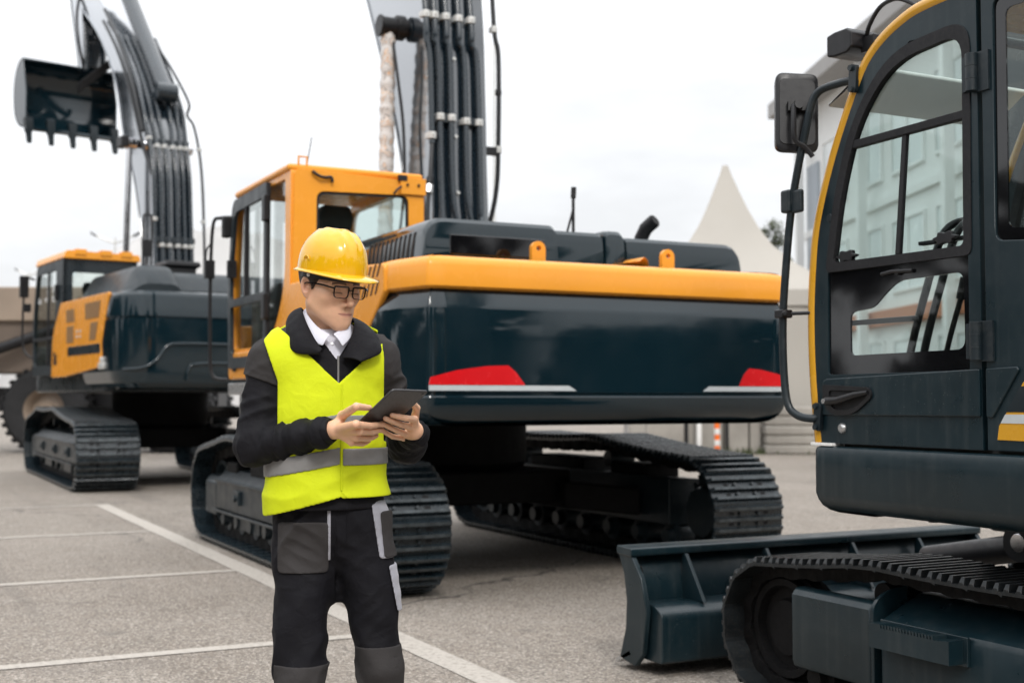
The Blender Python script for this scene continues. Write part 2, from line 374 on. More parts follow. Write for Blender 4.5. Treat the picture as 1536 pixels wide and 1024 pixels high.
# ------------------------------------------------------------------ crawler undercarriage
def shoe_mesh(pitch, wdt, th, gh, name, m, clip=False):
    h = pitch * .5
    prof = [(-h * 1.04, -th * .3), (h * .86, -th * .3), (h * 1.08, -th * 1.0), (h * 1.10, 0), (h * .96, th * .8)]
    for c in (.70, 0., -.70):
        b = .17 * h; t = .10 * h
        prof += [(c * h + b, th * .8), (c * h + t, th + gh), (c * h - t, th + gh), (c * h - b, th * .8)]
    prof += [(-h * 1.06, th * .8)]
    mb = MB(); n = len(prof); hw = wdt / 2; cw = wdt * .03
    rings = []
    for x, inset in ((-hw, .25), (-hw + cw, 1), (hw - cw, 1), (hw, .25)):
        rings.append([(x, t, (nn if nn < th else th + (nn - th) * inset)) for t, nn in prof])
    mb.loft(rings)
    for sx in (-1, 1):
        for c in (.35, -.35):
            mb.cyl((sx * wdt * .13, c * h, th * .6), (sx * wdt * .13, c * h, th * 1.0 + gh * .42), h * .12, n=6)
            mb.box(sx * wdt * .25 - wdt * .035, sx * wdt * .25 + wdt * .035, c * h - h * .1, c * h + h * .1, th * .7, th * .83, mi=1)  # dark boxes painted for the shade in the plate slots, nothing is cut
    me = mb.mesh(name); me.materials.append(m); me.materials.append(M['dark']); me.materials.append(M['worn'])
    for p, i in zip(me.polygons, mb.m): p.material_index = 2 if (i == 0 and abs(p.normal.z) > .9 and p.center.z > th + gh * .8) else i  # grouser tips take the lighter tone that imitates their highlights
    return me

def belt(a, rr, zc, carriers):
    """closed path (y, z) of the shoe plates: bottom run forward, idler, top run back, sprocket"""
    pts = []
    for i in range(30): pts.append((-a + 2 * a * i / 30, zc - rr))
    for i in range(25): t = -math.pi / 2 + math.radians(168) * i / 24; pts.append((a + rr * math.cos(t), zc + rr * math.sin(t)))
    p0 = pts[-1]; tgt = [p0] + [(y, z) for y, z in carriers]
    t = math.pi / 2 + math.radians(12)
    p1 = (-a + rr * math.cos(t), zc + rr * math.sin(t)); tgt.append(p1)
    for i in range(len(tgt) - 1):
        (ya, za), (yb, zb) = tgt[i], tgt[i + 1]; sag = .012 * abs(yb - ya)
        for k in range(1, 12):
            u = k / 12; pts.append((ya + (yb - ya) * u, za + (zb - za) * u - sag * 4 * u * (1 - u)))
        if i < len(tgt) - 2: pts.append((yb, zb))
    for i in range(25): t = math.pi / 2 + math.radians(12) + math.radians(168) * i / 24; pts.append((-a + rr * math.cos(t), zc + rr * math.sin(t)))
    return pts
def resample(pts, n):
    P = [Vector((0, *p)) for p in pts]; P.append(P[0]); cum = [0.]
    for i in range(len(P) - 1): cum.append(cum[-1] + (P[i + 1] - P[i]).length)
    Lt = cum[-1]; out = []; j = 0
    for k in range(n):
        d = Lt * k / n
        while cum[j + 1] < d: j += 1
        out.append(P[j].lerp(P[j + 1], (d - cum[j]) / max(1e-9, cum[j + 1] - cum[j])))
    return out, Lt

def crawler(rt, cx, side, a, rr, carriers, wdt, nshoe, th, gh, mshoe, shoe_cache, phase=0.):
    """one track belt (chain + shoes) under its machine; side = +1 when the outside is +x"""
    zc = rr + th + gh
    pts, Lt = resample(belt(a, rr, zc, carriers), nshoe * 4)
    pitch = Lt / nshoe
    key = (round(pitch, 4), wdt)
    if key not in shoe_cache: shoe_cache[key] = shoe_mesh(pitch, wdt, th, gh, 'track_shoe', mshoe)
    ch = MB()
    n4 = nshoe * 4
    for dx in (-.095, .095):
        rings = []
        for k in range(n4):
            t = (pts[(k + 1) % n4] - pts[k - 1]).normalized(); nr = Vector((0, t.z, -t.y))
            hgt = .085 + (.012 if k % 4 in (1, 2) else 0)
            c = pts[k] - nr * (.002)
            hw = .022 if k % 4 in (0, 1) else .030
            rings.append([c + Vector((cx + dx * wdt / .6 - hw, 0, 0)), c + Vector((cx + dx * wdt / .6 + hw, 0, 0)),
                          c + Vector((cx + dx * wdt / .6 + hw, 0, 0)) - nr * hgt * wdt / .6, c + Vector((cx + dx * wdt / .6 - hw, 0, 0)) - nr * hgt * wdt / .6])
        rings.append(rings[0]); ch.loft(rings, caps=False)
    tr = ch.build('track', M['link'], rt, smooth=0)
    for k in range(nshoe):
        i = (k * 4 + int(phase * 4)) % n4
        p0, p1 = pts[i - 2], pts[(i + 2) % n4]; c = (p0 + p1) / 2
        t = (p1 - p0).normalized(); nr = Vector((0, t.z, -t.y))
        o = bpy.data.objects.new('track_shoe', shoe_cache[key]); COL.objects.link(o); o.parent = tr
        o.matrix_local = Matrix(((1, 0, 0, cx), (0, t.y, nr.y, c.y), (0, t.z, nr.z, c.z), (0, 0, 0, 1)))
    return zc

def wheels(rt, cx, side, a, rr, zc, wdt, s, carriers, m, nroll=8):
    ri = rr - .10 * s
    i = MB(); i.lathe([(.06 * s, -.09 * s), (ri * .55, -.09 * s), (ri * .6, -.05 * s), (ri * .82, -.05 * s), (ri * .86, -.11 * s), (ri, -.11 * s), (ri, -.045 * s), (ri + .03 * s, -.045 * s), (ri + .03 * s, .045 * s), (ri, .045 * s), (ri, .11 * s), (ri * .86, .11 * s), (ri * .82, .05 * s), (ri * .6, .05 * s), (ri * .55, .09 * s), (.06 * s, .09 * s)], (cx, a, zc), 'x', 40)
    i.build('idler', m, rt, smooth=30)
    sp = MB(); nt_ = 22; prof = []
    for k in range(nt_ * 4):
        r_ = ri + (.035 * s if k % 4 in (1, 2) else -.02 * s); t = 2 * math.pi * k / (nt_ * 4)
        prof.append((-a + r_ * math.cos(t), zc + r_ * math.sin(t)))
    sp.plate(prof, cx - .035 * s, cx + .035 * s, 'x')
    sp.lathe([(ri * .62, -.16 * s), (ri * .7, -.10 * s), (ri * .7, .10 * s), (ri * .66, .17 * s), (ri * .3, .19 * s)], (cx, -a, zc), 'x', 32)
    sp.build('sprocket', m, rt, smooth=30)
    for k in range(nroll):
        y = -a + .42 * s + (2 * a - .80 * s) * k / (nroll - 1); r_ = .095 * s; z = zc - rr + .085 * s + r_
        q = MB(); q.lathe([(.04 * s, -.20 * s), (.06 * s, -.20 * s), (.07 * s, -.15 * s), (r_ + .02 * s, -.14 * s), (r_ + .02 * s, -.115 * s), (r_, -.11 * s), (r_, .11 * s), (r_ + .02 * s, .115 * s), (r_ + .02 * s, .14 * s), (.07 * s, .15 * s), (.06 * s, .20 * s), (.04 * s, .20 * s)], (cx, y, z), 'x', 20)
        q.build('track_roller', m, rt, smooth=30)
    for y, z in carriers:
        q = MB(); r_ = .07 * s
        q.cyl((cx - .12 * s, y, z - .10 * s - r_), (cx + .12 * s, y, z - .10 * s - r_), r_, n=20)
        q.box(cx - .04 * s, cx + .04 * s, y - .05 * s, y + .05 * s, z - .34 * s, z - .12 * s - r_)
        q.build('carrier_roller', m, rt, smooth=30)

def side_frame(rt, cx, side, a, zc, rr, s, m):
    """box beam between the wheels: flat outer web, sloping top, flanges, cover at the idler, tie lugs"""
    xo = cx + side * .24 * s; xi = cx - side * .20 * s; z0 = zc - rr + .27 * s; z1 = zc + .20 * s
    f = MB(); y0, y1 = -a + .36 * s, a - .30 * s
    sec = [(xo, z0), (xo, z1 - .07 * s), (xo - side * .10 * s, z1 + .03 * s), (xi, z1 + .05 * s), (xi, z0)]
    f.loft([[(x, y, z) for x, z in sec] for y in (y0, y1)])
    f.build('track_frame', m, rt, bevel=.012 * s)
    fl = MB(); fl.box(xo - .02 * s, xo + side * .035 * s, y0, y1, z0 - .025 * s, z0)
    fl.box(xo - side * .03 * s, xo + side * .018 * s, y0, y1, z1 - .085 * s, z1 - .062 * s)
    for y in (a * .45, -a * .1, -a * .62): fl.box(xo, xo + side * .03 * s, y - .09 * s, y + .09 * s, z1 - .25 * s, z1 - .13 * s); fl.cyl((xo + side * .02 * s, y, z1 - .19 * s), (xo + side * .05 * s, y, z1 - .19 * s), .03 * s, n=12)
    fl.build('frame_flange', m, rt, bevel=.006 * s)
    if s == 1.:
        for y0_, y1_, zt_ in ((-a * .62, -a * .34, .335), (-a * .10, a * .40, .35), (a * .62, a * .80, .30)):
            f = MB(); f.loft([[(x, y, z) for x, z in [(cx - .17, z1), (cx - .17, zc + zt_), (cx + .17, zc + zt_), (cx + .17, z1)]] for y in (y0_, y1_)]); f.build('frame_top_block', M['link'], rt, bevel=.02)
    c = MB(); c.loft([[(x, y, z) for x, z in [(xo, zc - .20 * s), (xo, zc + .10 * s), (xo - side * .05 * s, zc + .16 * s), (xi, zc + .16 * s), (xi, zc - .20 * s)]] for y in (y1, a + .12 * s)])
    c.build('idler_guard', m, rt, bevel=.02 * s, seg=3)
    d = MB(); ro = rr * .62
    for y in [-a]: d.lathe([(ro * .75, side * .16 * s), (ro * .75, side * .24 * s), (ro * .5, side * .27 * s)], (cx, y, zc), 'x', 28)
    d.build('final_drive', m, rt, smooth=30, bevel=.01 * s)
    for k in range(2):
        gd = MB(); gd.box(xo - side * .10 * s, xo - side * .06 * s, -a * .4 + k * a * .8 - .35 * s, -a * .4 + k * a * .8 + .35 * s, zc - rr + .12 * s, z0 - .03 * s)
        gd.build('roller_guard', m, rt, bevel=.006 * s)

def car_body(rt, half, s, zc, ztop, m):
    c = MB(); c.loft([[(x, y, z) for x, y in [(-.75 * s, -.8 * s), (.75 * s, -.8 * s), (.75 * s, .8 * s), (-.75 * s, .8 * s)]] for z in (zc + .02 * s, zc + .28 * s)])
    for sx in (-1, 1):
        for sy in (-1, 1):
            c.loft([[(sx * .6 * s, sy * .95 * s, z), (sx * .6 * s, sy * .35 * s, z)] + [(sx * half, sy * .75 * s, z - .06 * s), (sx * half, sy * 1.25 * s, z - .06 * s)] for z in (zc - .02 * s, zc + .20 * s)])
    c.build('car_body', m, rt, bevel=.02 * s)
    r_ = MB(); r_.lathe([(.40 * s, zc + .28 * s), (.62 * s, zc + .28 * s), (.66 * s, zc + .34 * s), (.66 * s, ztop), (.40 * s, ztop)], (0, 0, 0), 'z', 48); r_.build('slewing_ring', M['link'], rt, smooth=30)

# ------------------------------------------------------------------ pieces shared by the excavators
def loft_u(path, prof, mi=0, mb=None):
    """sweep a (z, outward offset) profile round an open plan path, then cap the top and bottom"""
    P = [Vector((x, y)) for x, y in path]; n = len(P); nor = []
    for i in range(n):
        t = (P[min(i + 1, n - 1)] - P[max(i - 1, 0)]).normalized(); nor.append(Vector((-t.y, t.x)))
    if nor[0].x * P[0].x < 0: nor = [-q for q in nor]
    mb = mb or MB(); rings = []
    for z, o in prof: rings.append([(P[i].x + nor[i].x * o, P[i].y + nor[i].y * o, z) for i in range(n)])
    base = len(mb.v)
    mb.loft(rings, mi=mi, caps=True, closed=True)
    return mb
def arc_corner(pts, r, seg=6):
    """round the inner corners of an open 2-D path"""
    out = [pts[0]]
    for i in range(1, len(pts) - 1):
        p = Vector(pts[i]); a = Vector(pts[i - 1]) - p; b = Vector(pts[i + 1]) - p
        rr = r[i - 1] if isinstance(r, (list, tuple)) else r
        t = min(rr, a.length * .49, b.length * .49); p0 = p + a.normalized() * t; p1 = p + b.normalized() * t
        for k in range(seg + 1):
            u = k / seg; q = p0 * (1 - u) ** 2 + p * 2 * u * (1 - u) + p1 * u * u; out.append((q.x, q.y))
    out.append(pts[-1]); return out

def prism_side(poly, x, half, mb=None):
    mb = mb or MB(); return mb.plate(poly, x - half, x + half, 'x')

def pipe_run(rt, pts, r, name='boom_pipe', m=None, X=None):
    return MB().tube(smooth_path(pts, 6), r, 12).build(name, m or M['pipe'], rt, smooth=60, X=X)
def clamps(rt, pts, r, X=None, name='pipe_clamp', wd=.032):
    for p in pts:
        q = MB(); x, y, z = p
        q.cyl((x, y, z - wd), (x, y, z + wd), r * 1.45, n=16); q.box(x - r * 1.5, x + r * 1.5, y + r * .2, y + r * 2.2, z - wd * .8, z + wd * .8)
        q.cyl((x - r * .2, y - r * 1.2, z), (x - r * .2, y - r * 1.9, z), r * .35, n=8)
        q.build(name, M['clamp'], rt, bevel=.004, X=X)

def seat(rt, x, y, z, s=1., X=None):
    q = MB(); q.box(x - .25 * s, x + .25 * s, y - .24 * s, y + .26 * s, z + .36 * s, z + .50 * s)
    q.box(x - .20 * s, x + .20 * s, y - .18 * s, y + .20 * s, z, z + .36 * s)
    q.loft([[(x - w, y - .30 * s - d, h), (x + w, y - .30 * s - d, h), (x + w, y - .17 * s - d, h), (x - w, y - .17 * s - d, h)] for h, w, d in ((z + .46 * s, .22 * s, 0), (z + .75 * s, .25 * s, .03 * s), (z + 1.02 * s, .20 * s, .08 * s))])
    q.loft([[(x - w, y - .40 * s, h), (x + w, y - .40 * s, h), (x + w, y - .28 * s, h), (x - w, y - .28 * s, h)] for h, w in ((z + 1.05 * s, .12 * s), (z + 1.15 * s, .14 * s), (z + 1.24 * s, .11 * s))])
    for sx in (-1, 1): q.box(x + sx * .30 * s - .07 * s, x + sx * .30 * s + .07 * s, y - .1 * s, y + .34 * s, z + .40 * s, z + .66 * s)
    q.build('operator_seat', M['seat'], rt, bevel=.03, seg=3, X=X)
# ------------------------------------------------------------------ middle excavator (counterweight towards us)
def boom_body(rt, back, front, x0, x1, m, X=None, name='boom'):
    """box-section boom: back and front edges as (y, z) lists of equal length"""
    mb = MB(); rings = []
    b = smooth_path([(0, *p) for p in back], 5); f = smooth_path([(0, *p) for p in front], 5)
    for p, q in zip(b, f): rings.append([(x0, p.y, p.z), (x1, p.y, p.z), (x1, q.y, q.z), (x0, q.y, q.z)])
    mb.loft(rings)
    # welded edge plates that stand proud of the side webs
    for e in (b, f):
        r2 = []
        for i, p in enumerate(e):
            t = (e[min(i + 1, len(e) - 1)] - e[max(i - 1, 0)]).normalized(); nr = Vector((0, -t.z, t.y))
            r2.append([(x0 - .018, *(p + nr * .012).yz), (x1 + .018, *(p + nr * .012).yz), (x1 + .018, *(p - nr * .012).yz), (x0 - .018, *(p - nr * .012).yz)])
        mb.loft(r2)
    return mb.build(name, m, rt, bevel=.012, smooth=25, X=X)

def ram(rt, p0, p1, r, split=.55, X=None, name='boom_cylinder'):
    p0, p1 = Vector(p0), Vector(p1); pm = p0.lerp(p1, split)
    q = MB(); q.cyl(p0, pm, r, n=24); q.cyl(pm - (p1 - p0).normalized() * .06, pm + (p1 - p0).normalized() * .02, r * 1.14, n=24)
    q.cyl(p0 - Vector((r * 1.2, 0, 0)), p0 + Vector((r * 1.2, 0, 0)), r * 1.1, n=18)
    o = q.build(name, M['pipe'], rt, bevel=.006, X=X)
    q = MB(); q.cyl(pm, p1, r * .62, n=20); q.cyl(p1 - Vector((r * 1.3, 0, 0)), p1 + Vector((r * 1.3, 0, 0)), r * 1.15, n=18)
    q.build('piston_rod', M['chrome'], o, smooth=40)
    return o

shoes = {}
E2 = root('crawler_excavator', (4.52, 10.05, 0), 0, 'large excavator whose dark counterweight has a yellow top band and red reflectors', 'excavator', 'crawler excavators parked in the yard')
A2, RR2 = 1.98, .40
car2 = [(1.15, .965), (-.55, .975)]
for sd_ in (-1, 1):
    zc = crawler(E2, sd_ * 1.375, sd_, A2, RR2, car2, .63, 47, .015, .036, M['track'], shoes, .3)
    wheels(E2, sd_ * 1.375, sd_, A2, RR2, zc, .63, 1., car2, M['navy_dull'])
    side_frame(E2, sd_ * 1.375, sd_, A2, zc, RR2, 1., M['navy_dull'])
car_body(E2, 1.15, 1., zc, 1.17, M['link'])

# deck, counterweight
d = MB(); d.plate(rnd([(-1.42, -1.9), (1.42, -1.9), (1.42, 1.72), (-1.42, 1.72)], .12), 1.16, 1.44, 'z')
d.build('deck_frame', M['navy'], E2, bevel=.02)
lip = MB(); lip.plate(rnd([(-1.50, -1.3), (-1.44, -1.3), (-1.44, 1.74), (-1.50, 1.74)], 0), 1.36, 1.47, 'z'); lip.build('deck_edge', M['silver'], E2, bevel=.01)
path = arc_corner([(-1.49, -1.0), (-1.51, -2.30), (-1.385, -2.735), (-1.30, -2.75), (1.36, -2.75), (1.445, -2.735), (1.57, -2.30), (1.55, -1.0)], [.16, .02, .06, .06, .02, .16], 5)
prof = [(1.150, -.26), (1.153, -.20), (1.165, -.13), (1.19, -.075), (1.225, -.035), (1.26, -.012), (1.30, 0), (1.335, .004), (1.343, .001), (1.347, -.010), (1.362, -.010), (1.366, 0), (1.40, 0), (1.70, .0), (1.90, .0), (1.925, -.004), (2.035, -.055), (2.06, -.06)]
c = loft_u(path, prof)
cw = c.build('counterweight', M['navy_body'], E2, smooth=20)
band = loft_u(path, [(2.022, -.09), (2.026, -.030), (2.033, -.004), (2.042, .005), (2.06, .006), (2.175, .001), (2.205, -.008), (2.226, -.030), (2.238, -.062), (2.243, -.10), (2.247, -.22), (2.247, -.4)])
band.build('counterweight_top_band', M['yellow'], E2, smooth=40)
# red reflectors with their silver strips on the back of the counterweight
YB = -2.75
def on_back(poly, name, m, t): return MB().plate(poly, YB - t, YB + .001, 'y').build(name, m, E2, smooth=0)
dx = -4.52
def bx(px): return [(3.144 + (p - 645) * .00479 + dx - .0 , z) for p, z in px]
on_back([(3.135 + dx, 1.415), (3.145 + dx, 1.462), (3.33 + dx, 1.508), (3.53 + dx, 1.535), (3.69 + dx, 1.542), (3.745 + dx, 1.50), (3.815 + dx, 1.415)], 'red_reflector', M['red'], .005)
on_back([(3.135 + dx, 1.378), (4.20 + dx, 1.378), (4.14 + dx, 1.412), (3.135 + dx, 1.412)], 'silver_strip', M['silver_tape'], .005)
on_back([(5.53 + dx, 1.415), (5.575 + dx, 1.50), (5.62 + dx, 1.542), (5.72 + dx, 1.535), (5.945 + dx, 1.49), (5.95 + dx, 1.415)], 'red_reflector', M['red'], .005)
on_back([(5.22 + dx, 1.378), (5.95 + dx, 1.378), (5.95 + dx, 1.412), (5.27 + dx, 1.412)], 'silver_strip', M['silver_tape'], .005)
# lifting eyes and the bent latch plate on the band
for x in (-.50, .545):
    o_ = [(x + .052 * math.cos(t), 2.335 + .052 * math.sin(t)) for t in [math.pi * k / 12 for k in range(13)]] + [(x - .052, 2.235), (x + .052, 2.235)]
    h_ = [(x + .018 * math.cos(t), 2.338 + .018 * math.sin(t)) for t in [2 * math.pi * k / 14 for k in range(14)]]
    MB().plate(o_, -2.56, -2.52, 'y', [h_]).build('lifting_eye', M['yellow'], E2, bevel=.006)
q = MB(); q.loft([[(.10 + u * .30, -2.52 - .1 * math.sin(u * 3), 2.262 + h), (.10 + u * .30, -2.36, 2.262 + h), (.10 + u * .30, -2.36, 2.25), (.10 + u * .30, -2.52, 2.25)] for u, h in ((0, .0), (.3, .012), (.55, .022), (.72, .055), (.88, .04), (1, -.005))])
q.box(.38, .52, -2.46, -2.36, 2.25, 2.268); q.build('bent_latch_plate', M['yellow'], E2, bevel=.006)
# engine hood in steps
h = MB()
def hood(x0, x1, y0, y1, z, rl, rr_, mi=0, zb=2.2):
    sec = rnd([(x0, zb), (x0 + rl * .4, z), (x1 - rr_ * .3, z), (x1, zb)], [0, rl, rr_, 0], 6)
    h.loft([[(x, y, zz if zz > zb + .01 else zz) for x, zz in [(x_, z_ - dz * (1 if z_ > zb + .02 else 0)) for x_, z_ in sec]] for y, dz in ((y0 - .05, .12), (y0 - .04, .035), (y0 - .015, .008), (y0 + .03, 0), (y1 - .04, 0), (y1, .05))], mi)
hood(-1.24, -.18, -2.22, -.35, 2.555, .13, .06)
hood(-.28, .20, -2.20, -.35, 2.525, .03, .03)
hood(.20, .38, -2.21, -.35, 2.545, .04, .05)
hood(.38, 1.44, -2.20, -.35, 2.505, .03, .13)
h.build('engine_hood', M['navy_body'], E2, smooth=35)
q = MB(); q.box(-1.03, -.30, -2.282, -2.262, 2.30, 2.44)
q.build('hood_rear_panel', M['gloss_black'], E2, bevel=.012)
lv = MB()
for k in range(11): y = -2.10 + k * .085; lv.loft([[(xx, yy, zz) for xx, zz in ((-1.238 + (z - 2.2) * .18 - .012, z), (-1.238 + (z - 2.2) * .18 + .03, z))] + [(-1.238 + (z - 2.2) * .18 + .03, y + .04, z), (-1.238 + (z - 2.2) * .18 - .012, y + .04, z)] for z, yy in ((2.27, y), (2.46, y))])
lv.build('hood_louvre', M['dark'], E2, smooth=0)  # dark strips stand for the shaded gaps between the slats
q = MB(); q.tube([(.86, -1.7, 2.42), (.86, -1.72, 2.58), (.875, -1.76, 2.65), (.91, -1.83, 2.705)], .055, 18)
q.cyl((.902, -1.815, 2.695), (.913, -1.838, 2.712), .047, n=18, mi=1); q.build('exhaust_pipe', [M['black'], M['dark']], E2, smooth=50)
q = MB(); q.tube([(.03, -2.1, 2.5), (.03, -2.1, 2.80), (.035, -2.1, 2.84)], .012, 8); q.tube([(-.02, -2.08, 2.50), (.03, -2.10, 2.70)], .009, 8); q.tube([(.03, -2.1, 2.78), (.035, -2.1, 2.86)], .02, 8)
q.build('hood_prop', M['black'], E2, smooth=50)
# side: yellow engine door with slanted slots, sweeping up into the cab pillar
for sx in (-1, 1):
    side = rnd([(-2.315, 2.030), (-1.90, 1.70), (-1.50, 1.50), (1.66, 1.50), (1.70, 1.745), (-.16, 1.76), (-.22, 2.250), (-1.9, 2.235), (-2.315, 2.215)], [.01, .15, .2, .04, .05, .02, .05, .02, .05], 5)
    MB().plate(side, sx * 1.47, sx * 1.517, 'x').build('side_panel', M['yellow'], E2, bevel=.018, seg=3)
    sl_ = MB()
    for r_ in range(2):
        for k in range(6):
            y = -2.20 + k * .085 + r_ * .03; z0 = 2.02 + (1 - r_) * .115 - .004 * k
            sl_.plate([(y, z0), (y + .026, z0), (y + .026 - .055, z0 + .085), (y - .055, z0 + .085)], sx * 1.514, sx * 1.5195, 'x')
    sl_.build('side_vent', M['dark'], E2, smooth=0)  # slots are flat dark plates, their inner shade put into the colour
MB().plate(rnd([(-.6, 1.575), (.3, 1.575), (.3, 1.60), (-.6, 1.60)], .004), -1.527, -1.52, 'x').build('panel_crease', M['yellow'], E2, bevel=.002)
q = MB(); ov = [(1.43 + .075 * math.cos(t), 1.62 + .05 * math.sin(t)) for t in [2 * math.pi * k / 24 for k in range(24)]]
q.plate(ov, -1.5265, -1.52, 'x'); q.build('side_port', M['dark'], E2, smooth=0)  # dark oval plate painted for the shade inside the port
q = MB(); q.box(-1.46, 1.46, -2.1, -.30, 1.44, 2.23); q.box(.60, 1.46, -.3, 1.5, 1.44, 1.95); q.build('engine_housing', M['navy'], E2, bevel=.02)

# cab
cx0, cx1, cy0, cy1, cz0, cz1 = -1.492, -.335, -.20, 1.63, 1.50, 3.195
rear_o = rnd([(cx0, cz0), (cx1, cz0), (cx1 - .01, cz1 - .04), (cx0 + .02, cz1)], [.0, .0, .07, .07], 6)
rear_h = rnd([(-1.285, 2.40), (-.470, 2.44), (-.480, 3.035), (-1.285, 3.015)], .075, 6)
MB().plate(rear_o, cy0, cy0 + .075, 'y', [rear_h]).build('cab_rear_frame', M['yellow'], E2, bevel=.022, seg=3)
rg = rnd([(-1.262, 2.42), (-.492, 2.46), (-.500, 3.015), (-1.262, 2.995)], .065, 6)
MB().plate(rear_h, cy0 + .012, cy0 + .03, 'y', [rg]).build('rear_window_seal', M['rubber'], E2, smooth=0)
MB().plate(rg, cy0 + .02, cy0 + .026, 'y').build('rear_window', M['glass'], E2, smooth=0)
side_o = rnd([(cy0 + .02, cz0), (cy1 - .02, cz0), (cy1 + .04, 2.35), (cy1 - .12, cz1 - .03), (cy0 + .02, cz1)], [.0, .05, .3, .12, .05], 6)
side_h = rnd([(.36, 1.775), (cy1 - .07, 1.775), (cy1 - .02, 2.35), (cy1 - .15, cz1 - .09), (cy0 + .16, cz1 - .07), (cy0 + .16, 2.22)], [.25, .05, .25, .12, .05, .25], 6)
for x, nm in ((cx0 - .006, 'cab_left_frame'), (cx1 - .065, 'cab_right_frame')):
    MB().plate(side_o, x, x + .07, 'x', [side_h]).build(nm, M['yellow'], E2, bevel=.016, seg=3)
    MB().plate(side_h, x + .022, x + .028, 'x').build('side_window', M['glass_dark'], E2, smooth=0)
# grey door frame with its glass, handle rail, hinges
do = rnd([(.38, 1.60), (cy1 - .03, 1.60), (cy1 + .02, 2.35), (cy1 - .125, cz1 - .05), (.38, cz1 - .035)], [.05, .05, .25, .12, .05], 6)
dh1 = rnd([(.46, 2.235), (cy1 - .085, 2.235), (cy1 - .075, 2.45), (cy1 - .205, cz1 - .165), (.46, cz1 - .155)], [.03, .03, .2, .1, .03], 6)
dh2 = rnd([(.46, 1.70), (cy1 - .12, 1.70), (cy1 - .085, 2.165), (.46, 2.165)], [.08, .08, .03, .03], 6)
MB().plate(do, cx0 - .045, cx0 - .012, 'x', [dh1, dh2]).build('cab_door', M['navy_dull'], E2, bevel=.012)
q = MB(); q.box(cx0 - .05, cx0 - .012, 1.02, 1.06, 2.235, cz1 - .16); q.build('door_mullion', M['rubber'], E2)
q = MB(); q.box(cx0 - .052, cx0 - .022, .33, .375, 1.8, cz1 - .05); q.build('door_pillar_seal', M['rubber'], E2)
for z in (2.93, 2.1):
    q = MB(); q.box(cx0 - .085, cx0 - .03, .30, .40, z - .11, z + .11); q.build('door_hinge', M['black'], E2, bevel=.012)
q = MB(); q.box(cx0 - .03, cx1, cy0 - .0 + .02, cy1 - .14, cz1 - .025, cz1 + .035); q.build('cab_roof', M['yellow'], E2, bevel=.028, seg=3)
q = MB(); q.box(cx0 + .06, cx1 - .07, cy1 - .08, cy1 - .02, cz0, 2.0); q.build('cab_front_sill', M['yellow'], E2, bevel=.02)
q = MB(); q.box(cx0 + .06, cx1 - .07, cy0 + .08, cy1 - .08, 1.50, 1.60); q.box(-1.35, -.5, cy1 - .35, cy1 - .12, 1.6, 2.25); q.box(-.62, -.45, .1, 1.2, 1.6, 2.2)
q.build('cab_floor', M['interior'], E2, bevel=.03)
seat(E2, -.98, .62, 1.58, 1.12)
q = MB(); q.box(-.72, -.50, -.02, .20, 2.15, 2.48); q.loft([[(-.80, -.0, 2.52), (-.42, -.0, 2.52), (-.42, .35, 2.52), (-.80, .35, 2.52)], [(-.74, -.0, 2.60), (-.48, -.0, 2.60), (-.48, .35, 2.60), (-.74, .35, 2.60)]]); q.build('air_intake_cap', M['black'], E2, bevel=.015)
# roof fittings
q = MB(); q.tube([(-1.43, -.17, 3.22), (-1.43, -.17, 3.29), (-1.36, -.17, 3.29), (-1.36, -.17, 3.22)], .010, 8); q.build('roof_lifting_loop', M['yellow'], E2, smooth=50)
q = MB(); q.box(-.56, -.33, -.225, -.195, 3.04, 3.18); q.cyl((-.50, -.24, 3.12), (-.50, -.225, 3.12), .012, n=10, mi=1); q.cyl((-.40, -.24, 3.12), (-.40, -.225, 3.12), .012, n=10, mi=1); q.tube([(-.56, -.24, 3.10), (-.60, -.25, 3.07), (-.63, -.235, 3.03)], .011, 8, mi=1); q.box(-.58, -.50, -.23, -.2, 3.15, 3.20, mi=1)
q.build('lamp_bracket', [M['yellow'], M['black']], E2, bevel=.006)
q = MB(); q.tube(smooth_path([(-1.33, -.22, 3.17), (-1.27, -.235, 3.13), (-1.22, -.23, 3.125), (-1.17, -.225, 3.13), (-1.16, -.225, 3.09)], 4), .013, 8); q.build('wiring_stub', M['black'], E2, smooth=50)
q = MB(); q.tube([(-1.30, .05, 3.2), (-1.25, .05, 3.50)], .004, 6); q.build('radio_aerial', M['black'], E2, smooth=50)
# mirrors and handrail at the cab's front corner
q = MB(); q.tube(smooth_path([(-1.50, 1.66, 3.02), (-1.58, 1.75, 3.02), (-1.64, 1.80, 2.96), (-1.66, 1.80, 2.5), (-1.66, 1.80, 1.9), (-1.64, 1.78, 1.55), (-1.52, 1.68, 1.50)], 6), .017, 10); q.build('mirror_arm', M['black'], E2, smooth=50)
q = MB(); q.box(-1.72, -1.63, 1.755, 1.82, 2.45, 2.62); q.tube(smooth_path([(-1.71, 1.79, 2.6), (-1.70, 1.79, 2.72), (-1.66, 1.79, 2.78)], 4), .009, 8); q.build('mirror_clamp', M['black'], E2, bevel=.01)
q = MB(); q.box(-1.57, -1.49, 1.50, 1.56, 2.44, 2.60); q.tube(smooth_path([(-1.53, 1.53, 2.58), (-1.53, 1.52, 2.70), (-1.50, 1.50, 2.74)], 4), .009, 8); q.build('grab_handle', M['black'], E2, bevel=.01)
q = MB(); q.box(-1.60, -1.52, 1.58, 1.66, 2.82, 3.02); q.build('work_lamp', M['black'], E2, bevel=.015)

